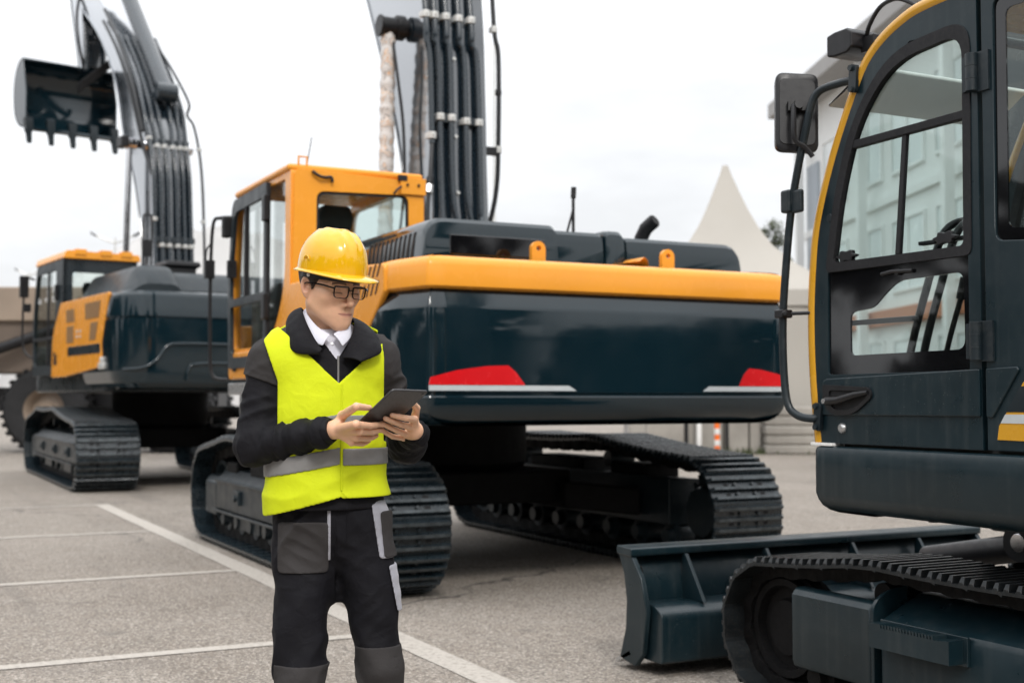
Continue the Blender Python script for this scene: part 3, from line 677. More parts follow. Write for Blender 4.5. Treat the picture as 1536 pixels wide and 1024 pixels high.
# boom with its pipes, wrapped cylinder
bk = [(.60, 1.75), (.93, 2.6), (1.01, 3.3), (1.06, 4.2), (1.14, 5.2), (1.42, 6.5), (2.4, 7.7), (4.9, 8.9)]
fr = [(1.25, 1.75), (1.45, 2.6), (1.66, 3.3), (2.0, 4.2), (2.55, 5.2), (3.1, 6.1), (3.7, 6.9), (5.1, 8.45)]
bx0, bx1 = .27, .83
boom_body(E2, bk, fr, bx0, bx1, M['boom'])
def yb(z): return float(np.interp(z, [p[1] for p in bk], [p[0] for p in bk]))
runs = [(.235, 3.75, 5.02), (.325, 2.4, 5.0), (.445, 2.4, 4.98), (.60, 2.4, 4.98), (.735, 2.9, 4.98)]
for i, (x, z0, z1) in enumerate(runs):
    kx = .03 if i < 3 else .05
    pts = [(x, yb(z0) - .075, z0)] + ([] if i == 0 else [(x, yb(3.2) - .075, 3.2)]) + [(x, yb(4.55) - .075, 4.55), (x - kx, yb(4.78) - .075, 4.78), (x - kx, yb(z1) - .075, z1), (x - kx, yb(6.2) - .075, 6.2)]
    if i in (2, 3): pts[0] = (x + .28, yb(2.4) - .075, 2.4); pts.insert(1, (x + .12, yb(2.85) - .075, 2.85))
    if i == 4: pts = [(.30, yb(2.35) - .15, 2.35), (.66, yb(2.86) - .14, 2.86)] + [(x, yb(3.05) - .075, 3.05)] + pts[1:]
    pipe_run(E2, pts, .030)
    zs = (5.02, 3.83 if i == 0 else 4.02 - .02 * (i > 2))
    clamps(E2, [(x - (kx if z > 4.6 else 0), yb(z) - .075, z) for z in zs], .030)
for x in (.38, .67): q = MB(); q.box(x - .10, x + .10, .97, 1.06, 3.97, 4.04); q.build('pipe_bracket', M['navy'], E2, bevel=.005)
for x, z in ((.505, 3.85), (.505, 4.62), (.515, 3.3), (.245, 4.42)): q = MB(); q.cyl((x, yb(z) - .05, z), (x, yb(z) + .02, z), .018, n=10); q.build('bracket_bolt', M['clamp'], E2, bevel=.003)
pipe_run(E2, [(.80, 1.3, 2.5), (.92, 1.15, 3.0), (.99, 1.10, 3.4), (1.0, 1.08, 3.9), (1.0, 1.08, 4.7), (.96, 1.1, 5.0), (.93, 1.15, 6.0)], .024, 'outer_hose', M['hose'])
clamps(E2, [(1.0, 1.08, 3.78), (.96, 1.1, 4.98)], .024)
q = MB(); q.cyl((1.0, 1.08, 4.32), (1.0, 1.08, 4.38), .032, n=10); q.build('hose_fitting', M['black'], E2, bevel=.006)
q = MB(); q.box(.83, .99, 1.06, 1.12, 3.72, 3.80); q.build('hose_bracket', M['black'], E2, bevel=.006)
pipe_run(E2, [(.235, yb(3.75) - .075, 3.75), (.20, yb(3.4) - .10, 3.45), (.17, yb(3.2) - .1, 3.2), (.15, yb(3) - .1, 2.9)], .022, 'feed_hose', M['hose'])
q = MB(); q.cyl((.19, .92, 3.36), (.205, .93, 3.42), .036, n=12); q.cyl((.17, .90, 3.26), (.19, .92, 3.34), .042, n=8, mi=1); q.build('hose_coupling', [M['black'], M['silver']], E2, bevel=.004)
# boom cylinder pin and the cylinder in its striped wrapping
q = MB(); q.cyl((.0, 1.70, 5.05), (.27, 1.70, 5.05), .095, n=24); q.cyl((-.03, 1.70, 5.05), (.0, 1.70, 5.05), .11, n=24); q.cyl((.15, 1.70, 5.05), (.24, 1.70, 5.05), .125, n=24); q.build('cylinder_pin', M['black'], E2, bevel=.01)
def wrap():
    m, nt, b, out = nodes_of('spiral_wrapping'); N, L = nt.nodes.new, nt.links.new
    tc = N('ShaderNodeTexCoord'); wv = N('ShaderNodeTexWave'); wv.bands_direction = 'DIAGONAL'; wv.inputs['Scale'].default_value = 2.4; wv.inputs['Distortion'].default_value = 7.; wv.inputs['Detail'].default_value = 3; wv.inputs['Detail Scale'].default_value = 3
    L(tc.outputs['Object'], wv.inputs['Vector'])
    cr = N('ShaderNodeValToRGB'); e = cr.color_ramp.elements; e[0].position = .0; e[0].color = (.70, .69, .68, 1); e[1].position = 1; e[1].color = (.72, .70, .68, 1)
    for p, c in ((.45, (.66, .64, .62, 1)), (.55, (.20, .18, .17, 1)), (.66, (.70, .68, .66, 1)), (.80, (.68, .62, .56, 1)), (.86, (.70, .36, .14, 1)), (.93, (.70, .60, .52, 1))):
        k = e.new(p); k.color = c
    L(wv.outputs['Fac'], cr.inputs[0]); L(cr.outputs[0], b.inputs['Base Color']); b.inputs['Roughness'].default_value = .45
    return m
M['wrap'] = wrap()
p0, p1 = Vector((.150, 1.98, 2.0)), Vector((.075, 1.70, 5.05)); q = MB(); rings = []; rg_ = random.Random(3); nn = 90
ax = (p1 - p0).normalized(); a_ = ax.orthogonal().normalized(); b_ = ax.cross(a_)
for i in range(nn):
    c_ = p0.lerp(p1, i / (nn - 1) * .985); k_ = 1 + .05 * math.sin(i * 1.55) + rg_.uniform(-.05, .05)
    rings.append([c_ + (a_ * math.cos(2 * math.pi * j / 18) + b_ * math.sin(2 * math.pi * j / 18)) * .072 * k_ * (1 + .06 * math.sin(j * 2 + i * .9)) for j in range(18)])
q.loft(rings); q.build('wrapped_boom_cylinder', M['wrap'], E2, smooth=60)
pipe_run(E2, [(.10, 1.68, 5.0), (.14, 1.6, 4.5), (.18, 1.55, 4.0), (.17, 1.5, 3.4), (.12, 1.5, 2.9)], .016, 'cylinder_hose', M['hose'])
ram(E2, (1.1, 1.98, 1.6), (.95, 1.70, 5.05), .075)
# stick and bucket beyond the boom tip, out of the picture
boom_body(E2, [(4.6, 9.35), (5.6, 9.75), (7.0, 9.95), (8.2, 9.95)], [(4.75, 8.65), (5.6, 8.95), (7.0, 9.5), (8.3, 9.7)], .36, .74, M['boom'], name='stick')
def bucket(rt, x0, x1, X, m, mt, holder='bucket', teeth=5):
    """X places the bucket's own frame: y = towards its mouth, z = up, pivot at the origin"""
    outer = [(0, .12), (-.30, .10), (-.62, -.12), (-.78, -.52), (-.72, -.95), (-.42, -1.22), (.02, -1.36)]
    sm = smooth_path([(0, *p) for p in outer], 5); mb = MB()
    inn = []
    for i, p in enumerate(sm):
        t = (sm[min(i + 1, len(sm) - 1)] - sm[max(i - 1, 0)]).normalized(); inn.append(p + Vector((0, -t.z, t.y)) * -.045 if False else p + Vector((0, t.z * -1, t.y)) * .045)
    mb.loft([[(x0, p.y, p.z), (x1, p.y, p.z), (x1, q.y, q.z), (x0, q.y, q.z)] for p, q in zip(sm, inn)])
    prof = [(p.y, p.z) for p in sm] + [(.16, -.62)]
    for x in (x0, x1 - .03): mb.plate(prof, x, x + .03, 'x')
    mb.box(x0 - .02, x1 + .02, -.02, .10, -1.40, -1.33)
    for s_ in (x0 + .10, x1 - .20, (x0 + x1) / 2 - .05): mb.box(s_, s_ + .06, -.62, -.35, -.1, .35) if False else None
    o = mb.build(holder, m, rt, bevel=.008, smooth=30, X=X)
    for k in range(teeth):
        x = x0 + .06 + (x1 - x0 - .12) * k / (teeth - 1)
        q = MB(); q.loft([[(x - w_, y - h_, z), (x + w_, y - h_, z), (x + w_, y + h_, z), (x - w_, y + h_, z)] for z, y, w_, h_ in ((-1.15, .03, .085, .09), (-1.42, .05, .075, .08), (-1.46, .05, .055, .06), (-1.62, .065, .05, .05), (-1.68, .07, .045, .03))])
        q.build('bucket_tooth', mt, o, bevel=.006)
    return o
bucket(E2, -.15, 1.25, Matrix.Translation((0, 8.25, 9.8)) @ Matrix.Rotation(R(180), 4, 'Z') @ Matrix.Translation((-1.1, 0, 0)), M['navy_dull'], M['navy_dull'])
# ------------------------------------------------------------------ compact excavator close on the right
XC, YC = 4.60, 3.30
E3 = root('compact_excavator', (XC, YC, 0), 0, 'near compact excavator with glazed dark cab door, yellow front pillar, mirror and dozer blade', 'excavator', 'crawler excavators parked in the yard')
X3 = Matrix.Translation((-XC, -YC, 0))
def B3(mb, name, m, bevel=0., seg=2, smooth=35, par=None): return mb.build(name, m, par or E3, bevel, seg, smooth, X3 if par is None else None)
A3, RR3 = 1.17, .285
car3 = [(.55, .668), (-.55, .668)]
for sd_ in (-1, 1):
    zc3 = crawler(E3, sd_ * .90, sd_, A3, RR3, car3, .40, 42, .011, .024, M['track_near'], shoes, .1)
    wheels(E3, sd_ * .90, sd_, A3, RR3, zc3, .40, .70, car3, M['link'], 6)
    for side in (sd_,):
        xo = side * 1.085; xi = side * .76
        f = MB(); f.loft([[(x, y, z) for x, z in [(xo, .17), (xo, .455), (xo - side * .012, .478), (xo - side * .20, .565), (xi, .575), (xi, .17)]] for y in (-A3 + .30, .46)])
        f.build('track_frame', M['navy_door'], E3, bevel=.010)
        # folded cover over the idler with its flanged edge
        f = MB(); f.loft([[(x, y, z) for x, z in [(xo - side * .0, .20), (xo + side * .012, .23), (xo + side * .012, .505), (xo - side * .006, .53), (xo - side * .03, .535), (xo - side * .06, .535), (xo - side * .06, .20)]] for y in (.50, .975)])
        f.build('idler_guard', M['navy_door'], E3, bevel=.010, seg=3)
        f = MB(); f.plate(rnd([(xo + side * .020, .17), (xo + side * .020, .53), (xo - side * .03, .57), (xo - side * .16, .60), (xo - side * .16, .17)], [.0, .05, .05, .0, .0]), .475, .492, 'y')
        f.build('frame_flange', M['navy_door'], E3, bevel=.004)
        # serrated step
        f = MB(); y0, y1 = .03, .43; n = 18; top = []
        for k in range(n): yy = y1 - .05 - (y1 - .12 - y0) * k / n; top += [(yy, .478), (yy - .010, .478), (yy - .012, .463), (yy - .018, .463)]
        poly = [(y1, .385), (y1, .475)] + top + [(y0, .470), (y0, .385)]
        f.plate(poly, xo + side * .012, xo + side * .085, 'x'); f.build('serrated_step', M['navy_door'], E3, smooth=0)
        f = MB(); f.box(xo, xo + side * .015, y0 - .02, y1 + .015, .375, .482); f.build('step_bracket', M['navy_door'], E3, bevel=.004)
        ov = [(-.10 + .062 * math.cos(t), .275 + .045 * math.sin(t)) for t in [2 * math.pi * k / 28 for k in range(28)]]
        f = MB(); f.plate(ov, xo, xo + side * .002, 'x'); f.build('access_hole', M['dark'], E3, smooth=0)  # thin dark disc in place of an opening, its shade is colour only
car_body(E3, .72, .66, .33, .88, M['link'])
# upper deck skirt, rounded at the front corner and under the sill
sk = arc_corner([(-1.18, -1.7), (-1.18, .745), (1.12, .745), (1.12, -1.7)], [.06, .30], 8)
c = loft_u(sk, [(.872, -.30), (.874, -.10), (.882, -.055), (.900, -.026), (.925, -.009), (.95, .0), (1.06, .0), (1.12, .0), (1.133, -.006), (1.138, -.02), (1.138, -.10)])
c.build('deck_skirt', M['navy_door'], E3, smooth=30)
for y in (.22, -.30): q = MB(); q.cyl((-1.04, y, .868), (-1.04, y, .895), .02, n=10); q.build('drain_bung', M['black'], E3)
# cab shell: pillar path shared by side plates, yellow pillars and the windscreen
pil = [(4.03, 1.15), (4.058, 1.40), (4.066, 1.65), (4.052, 1.87), (4.02, 2.057), (3.922, 2.314), (3.782, 2.571), (3.687, 2.68), (3.544, 2.752), (3.376, 2.782), (2.9, 2.797)]
pil3 = [p.yz for p in smooth_path([(0, *p) for p in pil], 5)]
up_o = rnd([(3.963, 1.845), (3.222, 1.842), (3.214, 2.665), (3.60, 2.640), (3.80, 2.437), (3.913, 2.14)], [.03, .03, .11, .22, .3, .3], 6)
up_g = rnd([(3.927, 1.872), (3.248, 1.869), (3.242, 2.628), (3.585, 2.602), (3.77, 2.42), (3.876, 2.14)], [.025, .025, .09, .20, .3, .3], 6)
lo_o = rnd([(3.965, 1.424), (3.231, 1.428), (3.231, 1.836), (3.962, 1.838)], .012, 3)
lo_g = rnd([(3.842, 1.498), (3.258, 1.503), (3.260, 1.778), (3.58, 1.772), (3.66, 1.72), (3.71, 1.678), (3.842, 1.668)], [.025, .04, .04, .04, .06, .06, .03], 5)
door = [(3.178, 1.15)] + [(y - .012, z - (.012 if z > 2.6 else 0)) for y, z in pil3 if y > 3.26] + [(3.178, 2.775)]
for x in (3.45, 4.44):
    near = x < 4
    B3(MB().plate(door, x, x + .045, 'x', [up_o, lo_o]), 'cab_door' if near else 'cab_far_side', M['navy_door'], .008)
    B3(MB().plate([((p[0] - 3.58) * 1.024 + 3.58, (p[1] - 2.22) * 1.026 + 2.22) for p in up_o], x - .005, x + .024, 'x', [up_g]), 'window_seal', M['rubber'], .004)
    B3(MB().plate(up_g, x + .012, x + .017, 'x'), 'door_window', M['glass_dark'], smooth=0)
    B3(MB().plate(lo_o, x + .008, x + .016, 'x', [lo_g]), 'lower_glazing_border', M['gloss_black'], smooth=0)
    B3(MB().plate(lo_g, x + .010, x + .014, 'x'), 'lower_window', M['glass_dark'], smooth=0)
    q = MB(); q.plate([(3.83, 2.312), (3.243, 2.320), (3.243, 2.352), (3.82, 2.344)], x - .003, x + .026, 'x'); B3(q, 'window_bar', M['rubber'], .004)
    q = MB(); q.plate([(3.592, 1.872), (3.568, 1.872), (3.524, 2.318), (3.548, 2.318)], x + .004, x + .022, 'x'); B3(q, 'window_mullion', M['black'], .003)
    qy = [(2.15, 1.15), (3.158, 1.15), (3.158, 2.777), (2.4, 2.80), (2.15, 2.55)]
    qh = rnd([(2.30, 1.80), (3.110, 1.872), (3.105, 2.71), (2.45, 2.71), (2.30, 2.5)], .035, 5)
    B3(MB().plate(qy, x, x + .045, 'x', [qh]), 'cab_rear_quarter', M['navy_door'], .008)
    qg = rnd([(2.34, 1.84), (3.06, 1.91), (3.058, 2.668), (2.47, 2.668), (2.34, 2.48)], .03, 5)
    B3(MB().plate(qh, x + .010, x + .016, 'x', [qg]), 'quarter_glass_border', M['gloss_black'], smooth=0)
    B3(MB().plate(qg, x + .011, x + .015, 'x'), 'quarter_window', M['glass_dark'], smooth=0)
    q = MB(); q.tube([(x + .022, y, z) for y, z in pil3], .030, 12, flat=1.); B3(q, 'yellow_pillar', M['yellow_near'], smooth=60)
# windscreen, roof, rear wall, floor
ws = [(y - .012, z) for y, z in pil3 if z > 1.30 and y > 3.5]
q = MB(); q.loft([[(3.50, y, z), (4.44, y, z), (4.44, y - .006, z), (3.50, y - .006, z)] for y, z in ws]); B3(q, 'windscreen', M['glass'], smooth=30)
q = MB(); q.box(3.50, 4.44, 4.0, 4.045, 1.15, 1.32); q.box(3.5, 4.44, 3.535, 3.575, 2.73, 2.765); B3(q, 'windscreen_frame', M['navy_door'], .01)
q = MB(); q.plate(rnd([(2.3, 2.775), (3.50, 2.762), (3.45, 2.80), (2.3, 2.825)], [.0, .02, .03, 0]), 3.47, 4.465, 'x'); B3(q, 'cab_roof', M['yellow_near'], .015)
q = MB(); q.box(3.50, 4.44, 2.15, 2.2, 1.15, 1.9); q.box(3.50, 4.44, 2.2, 2.25, 2.6, 2.78); B3(q, 'cab_rear_wall', M['navy_door'], .01)
q = MB(); q.box(3.50, 4.44, 2.2, 4.0, 1.12, 1.18); q.box(4.15, 4.40, 2.45, 3.35, 1.18, 1.55); q.box(3.55, 3.75, 2.35, 2.9, 1.18, 1.55); B3(q, 'cab_floor', M['interior'], .02)
seat(E3, 3.98 - XC, 2.62 - YC, 1.16, .95)
q = MB()
for x in (3.83, 4.0): q.tube(smooth_path([(x, 3.70, 1.18), (x, 3.72, 1.45), (x, 3.62, 1.74)], 5), .011, 8); q.cyl((x, 3.625, 1.72), (x, 3.60, 1.80), .022, n=10)
B3(q, 'travel_lever', M['black'], smooth=50)
q = MB(); q.tube(smooth_path([(4.36, 3.74, 1.2), (4.38, 3.76, 1.9), (4.36, 3.72, 2.30), (4.34, 3.60, 2.40), (4.33, 3.50, 2.34)], 6), .016, 8); q.box(4.32, 4.36, 3.56, 3.70, 2.15, 2.34); B3(q, 'cab_grab_rail', M['black'], .004)
for dy in (0, .075): pipe_run(E3, [(3.80, 3.86 + dy, 1.2), (3.80, 3.80 + dy, 1.5), (3.82, 3.72 + dy, 1.78), (3.86, 3.66 + dy, 2.0), (3.95, 3.6 + dy, 2.05)], .016, 'cab_hose', M['hose'], X3)
q = MB(); q.box(3.50, 3.53, 3.55, 4.0, 1.62, 1.64); q.box(3.50, 3.53, 3.25, 3.52, 1.90, 1.915); B3(q, 'inner_rail', M['black'], .004)
# door fittings
q = MB()
for z0 in (2.404, 1.462):
    q = MB(); q.cyl((3.432, 3.186, z0), (3.432, 3.186, z0 + .133), .021, n=20); q.box(3.437, 3.452, 3.186, 3.236, z0 + .005, z0 + .128); q.box(3.440, 3.452, 3.120, 3.172, z0 - .005, z0 + .135)
    for dz in (.044, .089): q.cyl((3.432, 3.186, z0 + dz - .001), (3.432, 3.186, z0 + dz + .001), .0222, n=20)
    B3(q, 'door_hinge', M['navy_dull'], .004)
wp = [(3.995, 1.262), (3.182, 1.266), (3.182, 1.432), (3.97, 1.408), (3.99, 1.398)]
B3(MB().plate(wp, 3.440, 3.4515, 'x'), 'door_waist_panel', M['navy_door'], .005)
B3(MB().plate([(3.154, 1.265), (3.128, 1.262), (3.012, 1.425), (3.020, 1.437), (3.154, 1.433)], 3.440, 3.4515, 'x'), 'quarter_waist_panel', M['navy_door'], .005)
hp = rnd([(3.985, 1.385), (3.715, 1.372), (3.70, 1.335), (3.80, 1.268), (3.90, 1.260), (3.965, 1.285)], [.02, .03, .03, .06, .05, .03], 6)
hi = rnd([(3.945, 1.362), (3.742, 1.357), (3.728, 1.335), (3.80, 1.288), (3.90, 1.283), (3.935, 1.30)], [.02, .03, .02, .05, .05, .03], 6)
dhn = B3(MB().plate(hp, 3.430, 3.4415, 'x', [hi]), 'door_handle', M['black'], .004)
q = MB(); q.plate(hi, 3.4365, 3.4395, 'x'); q.build('handle_recess', M['dark'], dhn, smooth=0)
q = MB(); q.tube([(3.424, 3.95, 1.318), (3.420, 3.88, 1.322), (3.420, 3.78, 1.343), (3.428, 3.72, 1.352)], [.017, .015, .013, .008], 12); q.cyl((3.404, 3.948, 1.318), (3.41, 3.948, 1.318), .010, n=14, mi=1); q.build('handle_lever', [M['black'], M['silver']], dhn, smooth=50)
q = MB(); q.lathe([(.0, -.012), (.012, -.012), (.019, -.006), (.021, 0), (.021, .004)], (3.4475, 3.885, 1.212), 'x', 24); B3(q, 'door_lock', M['silver'], smooth=40)
for (y, z) in ((3.862, 1.893), (3.345, 1.908)):
    pts = [(y + (.050 + .009 * math.cos(6 * t)) * math.cos(t), z + (.022 + .004 * math.cos(6 * t)) * math.sin(t)) for t in [2 * math.pi * k / 36 for k in range(36)]]
    B3(MB().plate(pts, 3.452, 3.475, 'x'), 'window_latch', M['black'], .004)
q = MB(); q.tube([(3.452, 3.66, 1.803), (3.446, 3.60, 1.808), (3.446, 3.54, 1.805), (3.452, 3.50, 1.803)], .008, 8); q.cyl((3.456, 3.575, 1.805), (3.444, 3.575, 1.805), .013, n=12); B3(q, 'lower_latch', M['black'], smooth=50)
q = MB(); q.cyl((3.445, 3.945, 2.055), (3.452, 3.945, 2.055), .017, n=16); B3(q, 'door_stop_button', M['navy_dull'], .003)
q = MB(); q.box(3.43, 3.60, 3.93, 4.055, 1.139, 1.151); B3(q, 'sill_shim', M['white_plastic'], .002)
# side stripe on the body behind the door
B3(MB().plate([(3.112, 1.187), (3.104, 1.235), (2.998, 1.385), (2.2, 1.40), (2.2, 1.18)], 3.4455, 3.4515, 'x'), 'yellow_side_stripe', M['yellow_near'], .002)
B3(MB().plate([(3.095, 1.245), (3.075, 1.275), (2.2, 1.28), (2.2, 1.245)], 3.444, 3.4462, 'x'), 'grey_side_stripe', M['silver_tape'], 0)
B3(MB().plate([(3.07, 1.283), (3.01, 1.370), (2.2, 1.385), (2.2, 1.288)], 3.444, 3.4462, 'x'), 'navy_side_stripe', M['navy'], 0)
# mirror on its tubular arm
arm = [(3.462, 3.80, 2.585), (3.44, 3.86, 2.585), (3.41, 3.95, 2.570), (3.395, 3.985, 2.52), (3.385, 4.01, 2.42), (3.375, 4.055, 2.25), (3.372, 4.095, 2.08), (3.372, 4.13, 1.85), (3.372, 4.15, 1.65), (3.372, 4.148, 1.45), (3.374, 4.128, 1.31), (3.39, 4.09, 1.262), (3.42, 4.04, 1.248), (3.458, 4.02, 1.255)]
q = MB(); q.tube(smooth_path(arm, 6), .0165, 12)
for y, z, s_ in ((3.79, 2.585, 1), (4.02, 1.255, 1)):
    q.plate(rnd([(y - .02, z - .06), (y + .02, z - .05), (y + .012, z + .06), (y - .03, z + .05)], .015), 3.430, 3.446, 'x')
    for dz in (-.042, .042): q.cyl((3.420, y, z + dz), (3.432, y, z + dz), .012, n=8)
B3(q, 'mirror_arm', M['navy_dull'], smooth=40)
q = MB(); q.box(3.345, 3.40, 4.075, 4.13, 2.09, 2.185); q.box(3.36, 3.385, 4.02, 4.08, 2.085, 2.18); B3(q, 'arm_clamp', M['navy_dull'], .01)
q = MB(); q.box(3.345, 3.40, 4.12, 4.175, 1.66, 1.695); q.cyl((3.372, 4.15, 1.678), (3.452, 4.066, 1.68), .008, n=10); q.cyl((3.36, 4.13, 1.678), (3.35, 4.11, 1.678), .012, n=10); B3(q, 'arm_stay', M['black'], .006)
mh = rnd([(-.090, -.16), (.085, -.17), (.095, .165), (-.080, .175)], .035, 6)
XM = X3 @ Matrix.Translation((3.395, 4.085, 2.50)) @ Matrix.Rotation(R(-27), 4, 'Z') @ Matrix.Rotation(R(-6), 4, 'X')
q = MB(); q.loft([[(x * k, y, z * k) for x, z in mh] for y, k in ((-.022, .93), (-.018, .99), (-.005, 1.), (.03, .96), (.05, .80))])
mo = q.build('mirror', M['black'], E3, smooth=35, X=XM)
q = MB(); q.loft([[(x * k, y, z * k) for x, z in mh] for y, k in ((-.0235, .84), (-.026, .83))]); q.build('mirror_back_panel', M['black'], mo, smooth=35)
q = MB(); q.cyl((.0, -.024, .02), (.0, -.075, .02), .026, .020, n=8); q.box(-.04, .04, -.05, -.03, -.0, .04); q.tube(smooth_path([(-.02, -.06, .02), (-.025, -.07, -.05), (-.02, -.065, -.13), (.02, -.06, -.16), (.05, -.06, -.2)], 5), .011, 8); q.build('mirror_bracket', M['black'], mo, smooth=40)
# roof fittings
q = MB(); q.loft([[(3.46, y - .0 + b, z) for b, z in ((-.05, 2.690), (.05, 2.705), (.055, 2.80), (-.045, 2.785))] if False else [(x, y, z) for x, z in ((3.44, 2.70 + d_), (3.60, 2.70 + d_), (3.60, 2.80 - d_), (3.44, 2.80 - d_))] for y, d_ in ((3.80, .02), (3.83, .0), (3.90, .0), (3.945, .008))])
wl = B3(q, 'work_lamp', M['black'], .008)
q = MB(); q.box(3.50, 3.54, 3.74, 3.81, 2.70, 2.76); q.tube(smooth_path([(3.52, 3.80, 2.76), (3.50, 3.76, 2.80), (3.50, 3.70, 2.855), (3.50, 3.62, 2.865), (3.50, 3.55, 2.835), (3.50, 3.50, 2.80)], 6), .009, 8); B3(q, 'lamp_cable', M['black'], .0)
q = MB(); q.lathe([(.045, 2.795), (.045, 2.81), (.040, 2.815), (.038, 2.85), (.028, 2.875), (.0, 2.882)], (3.62, 3.52, 0), 'z', 24); B3(q, 'warning_beacon', M['orange'], smooth=40)
q = MB(); q.loft([[(x, 4.03, 2.545), (x, 3.88, 2.60), (x, 3.80, 2.655), (x, 3.80, 2.64), (x, 3.89, 2.585), (x, 4.03, 2.53)] for x in (3.52, 4.42)]); B3(q, 'sun_visor', M['white_plastic'], .006)
q = MB(); q.lathe([(.0, -.03), (.05, -.03), (.058, -.01), (.058, .02)], (3.56, 4.085, 1.80), 'y', 20); B3(q, 'front_lamp', M['yellow_near'], .004)
# body behind and beside the cab, boom and blade
q = MB(); q.box(-1.16, 1.10, -1.66, -1.16, 1.14, 1.95); q.box(-.10, 1.10, -1.16, .55, 1.14, 1.44); q.build('engine_cover', M['navy_door'], E3, bevel=.06, seg=4)
q = MB(); q.box(.0, .42, .60, .98, .72, 1.30); q.build('swing_post', M['navy_dull'], E3, bevel=.05)
boom_body(E3, [(.78, 1.15), (.74, 1.9), (.72, 2.6), (.74, 3.3), (1.5, 4.3)], [(1.06, 1.15), (1.06, 1.9), (1.06, 2.6), (1.12, 3.3), (1.8, 4.0)], .08, .34, M['navy'])
boom_body(E3, [(1.75, 4.3), (2.3, 4.0), (3.0, 3.7), (3.6, 3.3)], [(1.95, 4.5), (2.5, 4.25), (3.1, 3.95), (3.7, 3.4)], .12, .30, M['navy'], name='stick') if False else None
for k in range(3): pipe_run(E3, [(.06 + k * .05, .74, 1.25), (.10 + k * .05, .70, 1.8), (.12 + k * .05, .74, 2.5), (.12 + k * .05, .92, 3.2)], .014, 'boom_hose', M['hose'])
# dozer blade
XB0, XB1 = 3.355, 5.70
endp = [(5.43, .582), (5.37, .47), (5.345, .34), (5.355, .20), (5.41, .05), (5.27, .028), (5.20, .10), (5.165, .31), (5.215, .46), (5.315, .578)]
q = MB(); q.plate(endp, XB0, XB0 + .028, 'x'); q.plate(endp, XB1 - .028, XB1, 'x')
sk_ = smooth_path([(0, 5.41, .58), (0, 5.345, .46), (0, 5.32, .34), (0, 5.335, .19), (0, 5.39, .05)], 5)
q.loft([[(XB0 + .02, p.y, p.z), (XB1 - .02, p.y, p.z), (XB1 - .02, p.y - .02, p.z), (XB0 + .02, p.y - .02, p.z)] for p in sk_])
bl = B3(q, 'dozer_blade', M['navy_door'], .006)
q = MB(); q.plate(rnd([(5.285, .555), (5.42, .560), (5.42, .602), (5.285, .596)], .012), XB0 - .01, XB1 + .01, 'x'); B3(q, 'blade_top_rail', M['navy_door'], .006)
q = MB(); q.plate(rnd([(5.09, .065), (5.33, .065), (5.32, .335), (5.16, .335), (5.09, .30)], [.02, 0, 0, .02, .03]), XB0 + .04, XB1 - .04, 'x'); B3(q, 'blade_beam', M['navy_door'], .006)
for x in (3.66, 4.16, 4.74, 5.22):
    q = MB(); q.plate([(5.125, .335), (5.31, .335), (5.31, .556), (5.28, .556)], x, x + .02, 'x'); B3(q, 'blade_rib', M['navy_door'], .003)
ov = [(5.265 + .018 * math.cos(t), .49 + .045 * math.sin(t)) for t in [2 * math.pi * k / 20 for k in range(20)]]
q = MB(); q.plate([(y - .01, z - .02) for y, z in ov], XB0 + .028, XB0 + .030, 'x'); B3(q, 'blade_lug_hole', M['dark'], 0)  # hole shade painted as a dark oval on the end plate
q = MB(); q.plate([(5.30, .08), (5.44, .02), (5.45, .035), (5.32, .10)], XB0, XB1, 'x'); B3(q, 'cutting_edge', M['silver'], .003)
for x in (4.05, 4.98):
    q = MB(); q.loft([[(x, y, z0), (x + .12, y, z0), (x + .12, y, z1), (x, y, z1)] for y, z0, z1 in ((3.4, .30, .50), (4.2, .26, .44), (5.12, .12, .28))]); B3(q, 'blade_arm', M['navy_dull'], .012)
q = MB(); q.cyl((4.56, 3.75, .72), (4.56, 4.55, .56), .062, n=24); q.cyl((4.49, 3.95, .70), (4.63, 3.95, .70), .085, n=24); q.cyl((4.485, 3.95, .70), (4.49, 3.95, .70), .04, n=20, mi=1); q.cyl((4.56, 4.5, .57), (4.56, 5.14, .42), .032, n=20, mi=1)
B3(q, 'blade_cylinder', [M['black'], M['chrome']], .006)
# ------------------------------------------------------------------ far excavator on the left, bucket raised
E1 = root('crawler_excavator', (4.42, 21.72, 0), 0, 'far excavator with its toothed bucket raised overhead and vented yellow side doors', 'excavator', 'crawler excavators parked in the yard')
S1 = 1.18; A1, RR1 = 2.80, .46; car1 = [(1.5, 1.14), (-.6, 1.15)]
for sd_ in (-1, 1):
    zc1 = crawler(E1, sd_ * 1.37, sd_, A1, RR1, car1, .88, 50, .018, .034, M['track'], shoes, .2)
    wheels(E1, sd_ * 1.37, sd_, A1, RR1, zc1, .88, S1, car1, M['navy_dull'])
    side_frame(E1, sd_ * 1.42, sd_, A1, zc1, RR1, S1, M['navy_dull'])
car_body(E1, 1.2, S1, zc1, 1.5, M['link'])
X1 = Matrix.Translation((0, -.27, 0)) @ Matrix.Rotation(R(7), 4, 'Z')
def B1(mb, name, m, bevel=0., seg=2, smooth=35, par=None): return mb.build(name, m, par or E1, bevel, seg, smooth, X1 if par is None else None)
d = MB(); d.plate(rnd([(-1.60, -2.2), (1.60, -2.2), (1.60, 1.95), (-1.60, 1.95)], .15), 1.42, 1.72, 'z'); B1(d, 'deck_frame', M['navy'], .03)
p1_ = arc_corner([(-1.70, -1.35), (-1.72, -2.95), (-1.45, -3.32), (1.45, -3.32), (1.72, -2.95), (1.70, -1.35)], [.35, .3, .3, .35], 8)
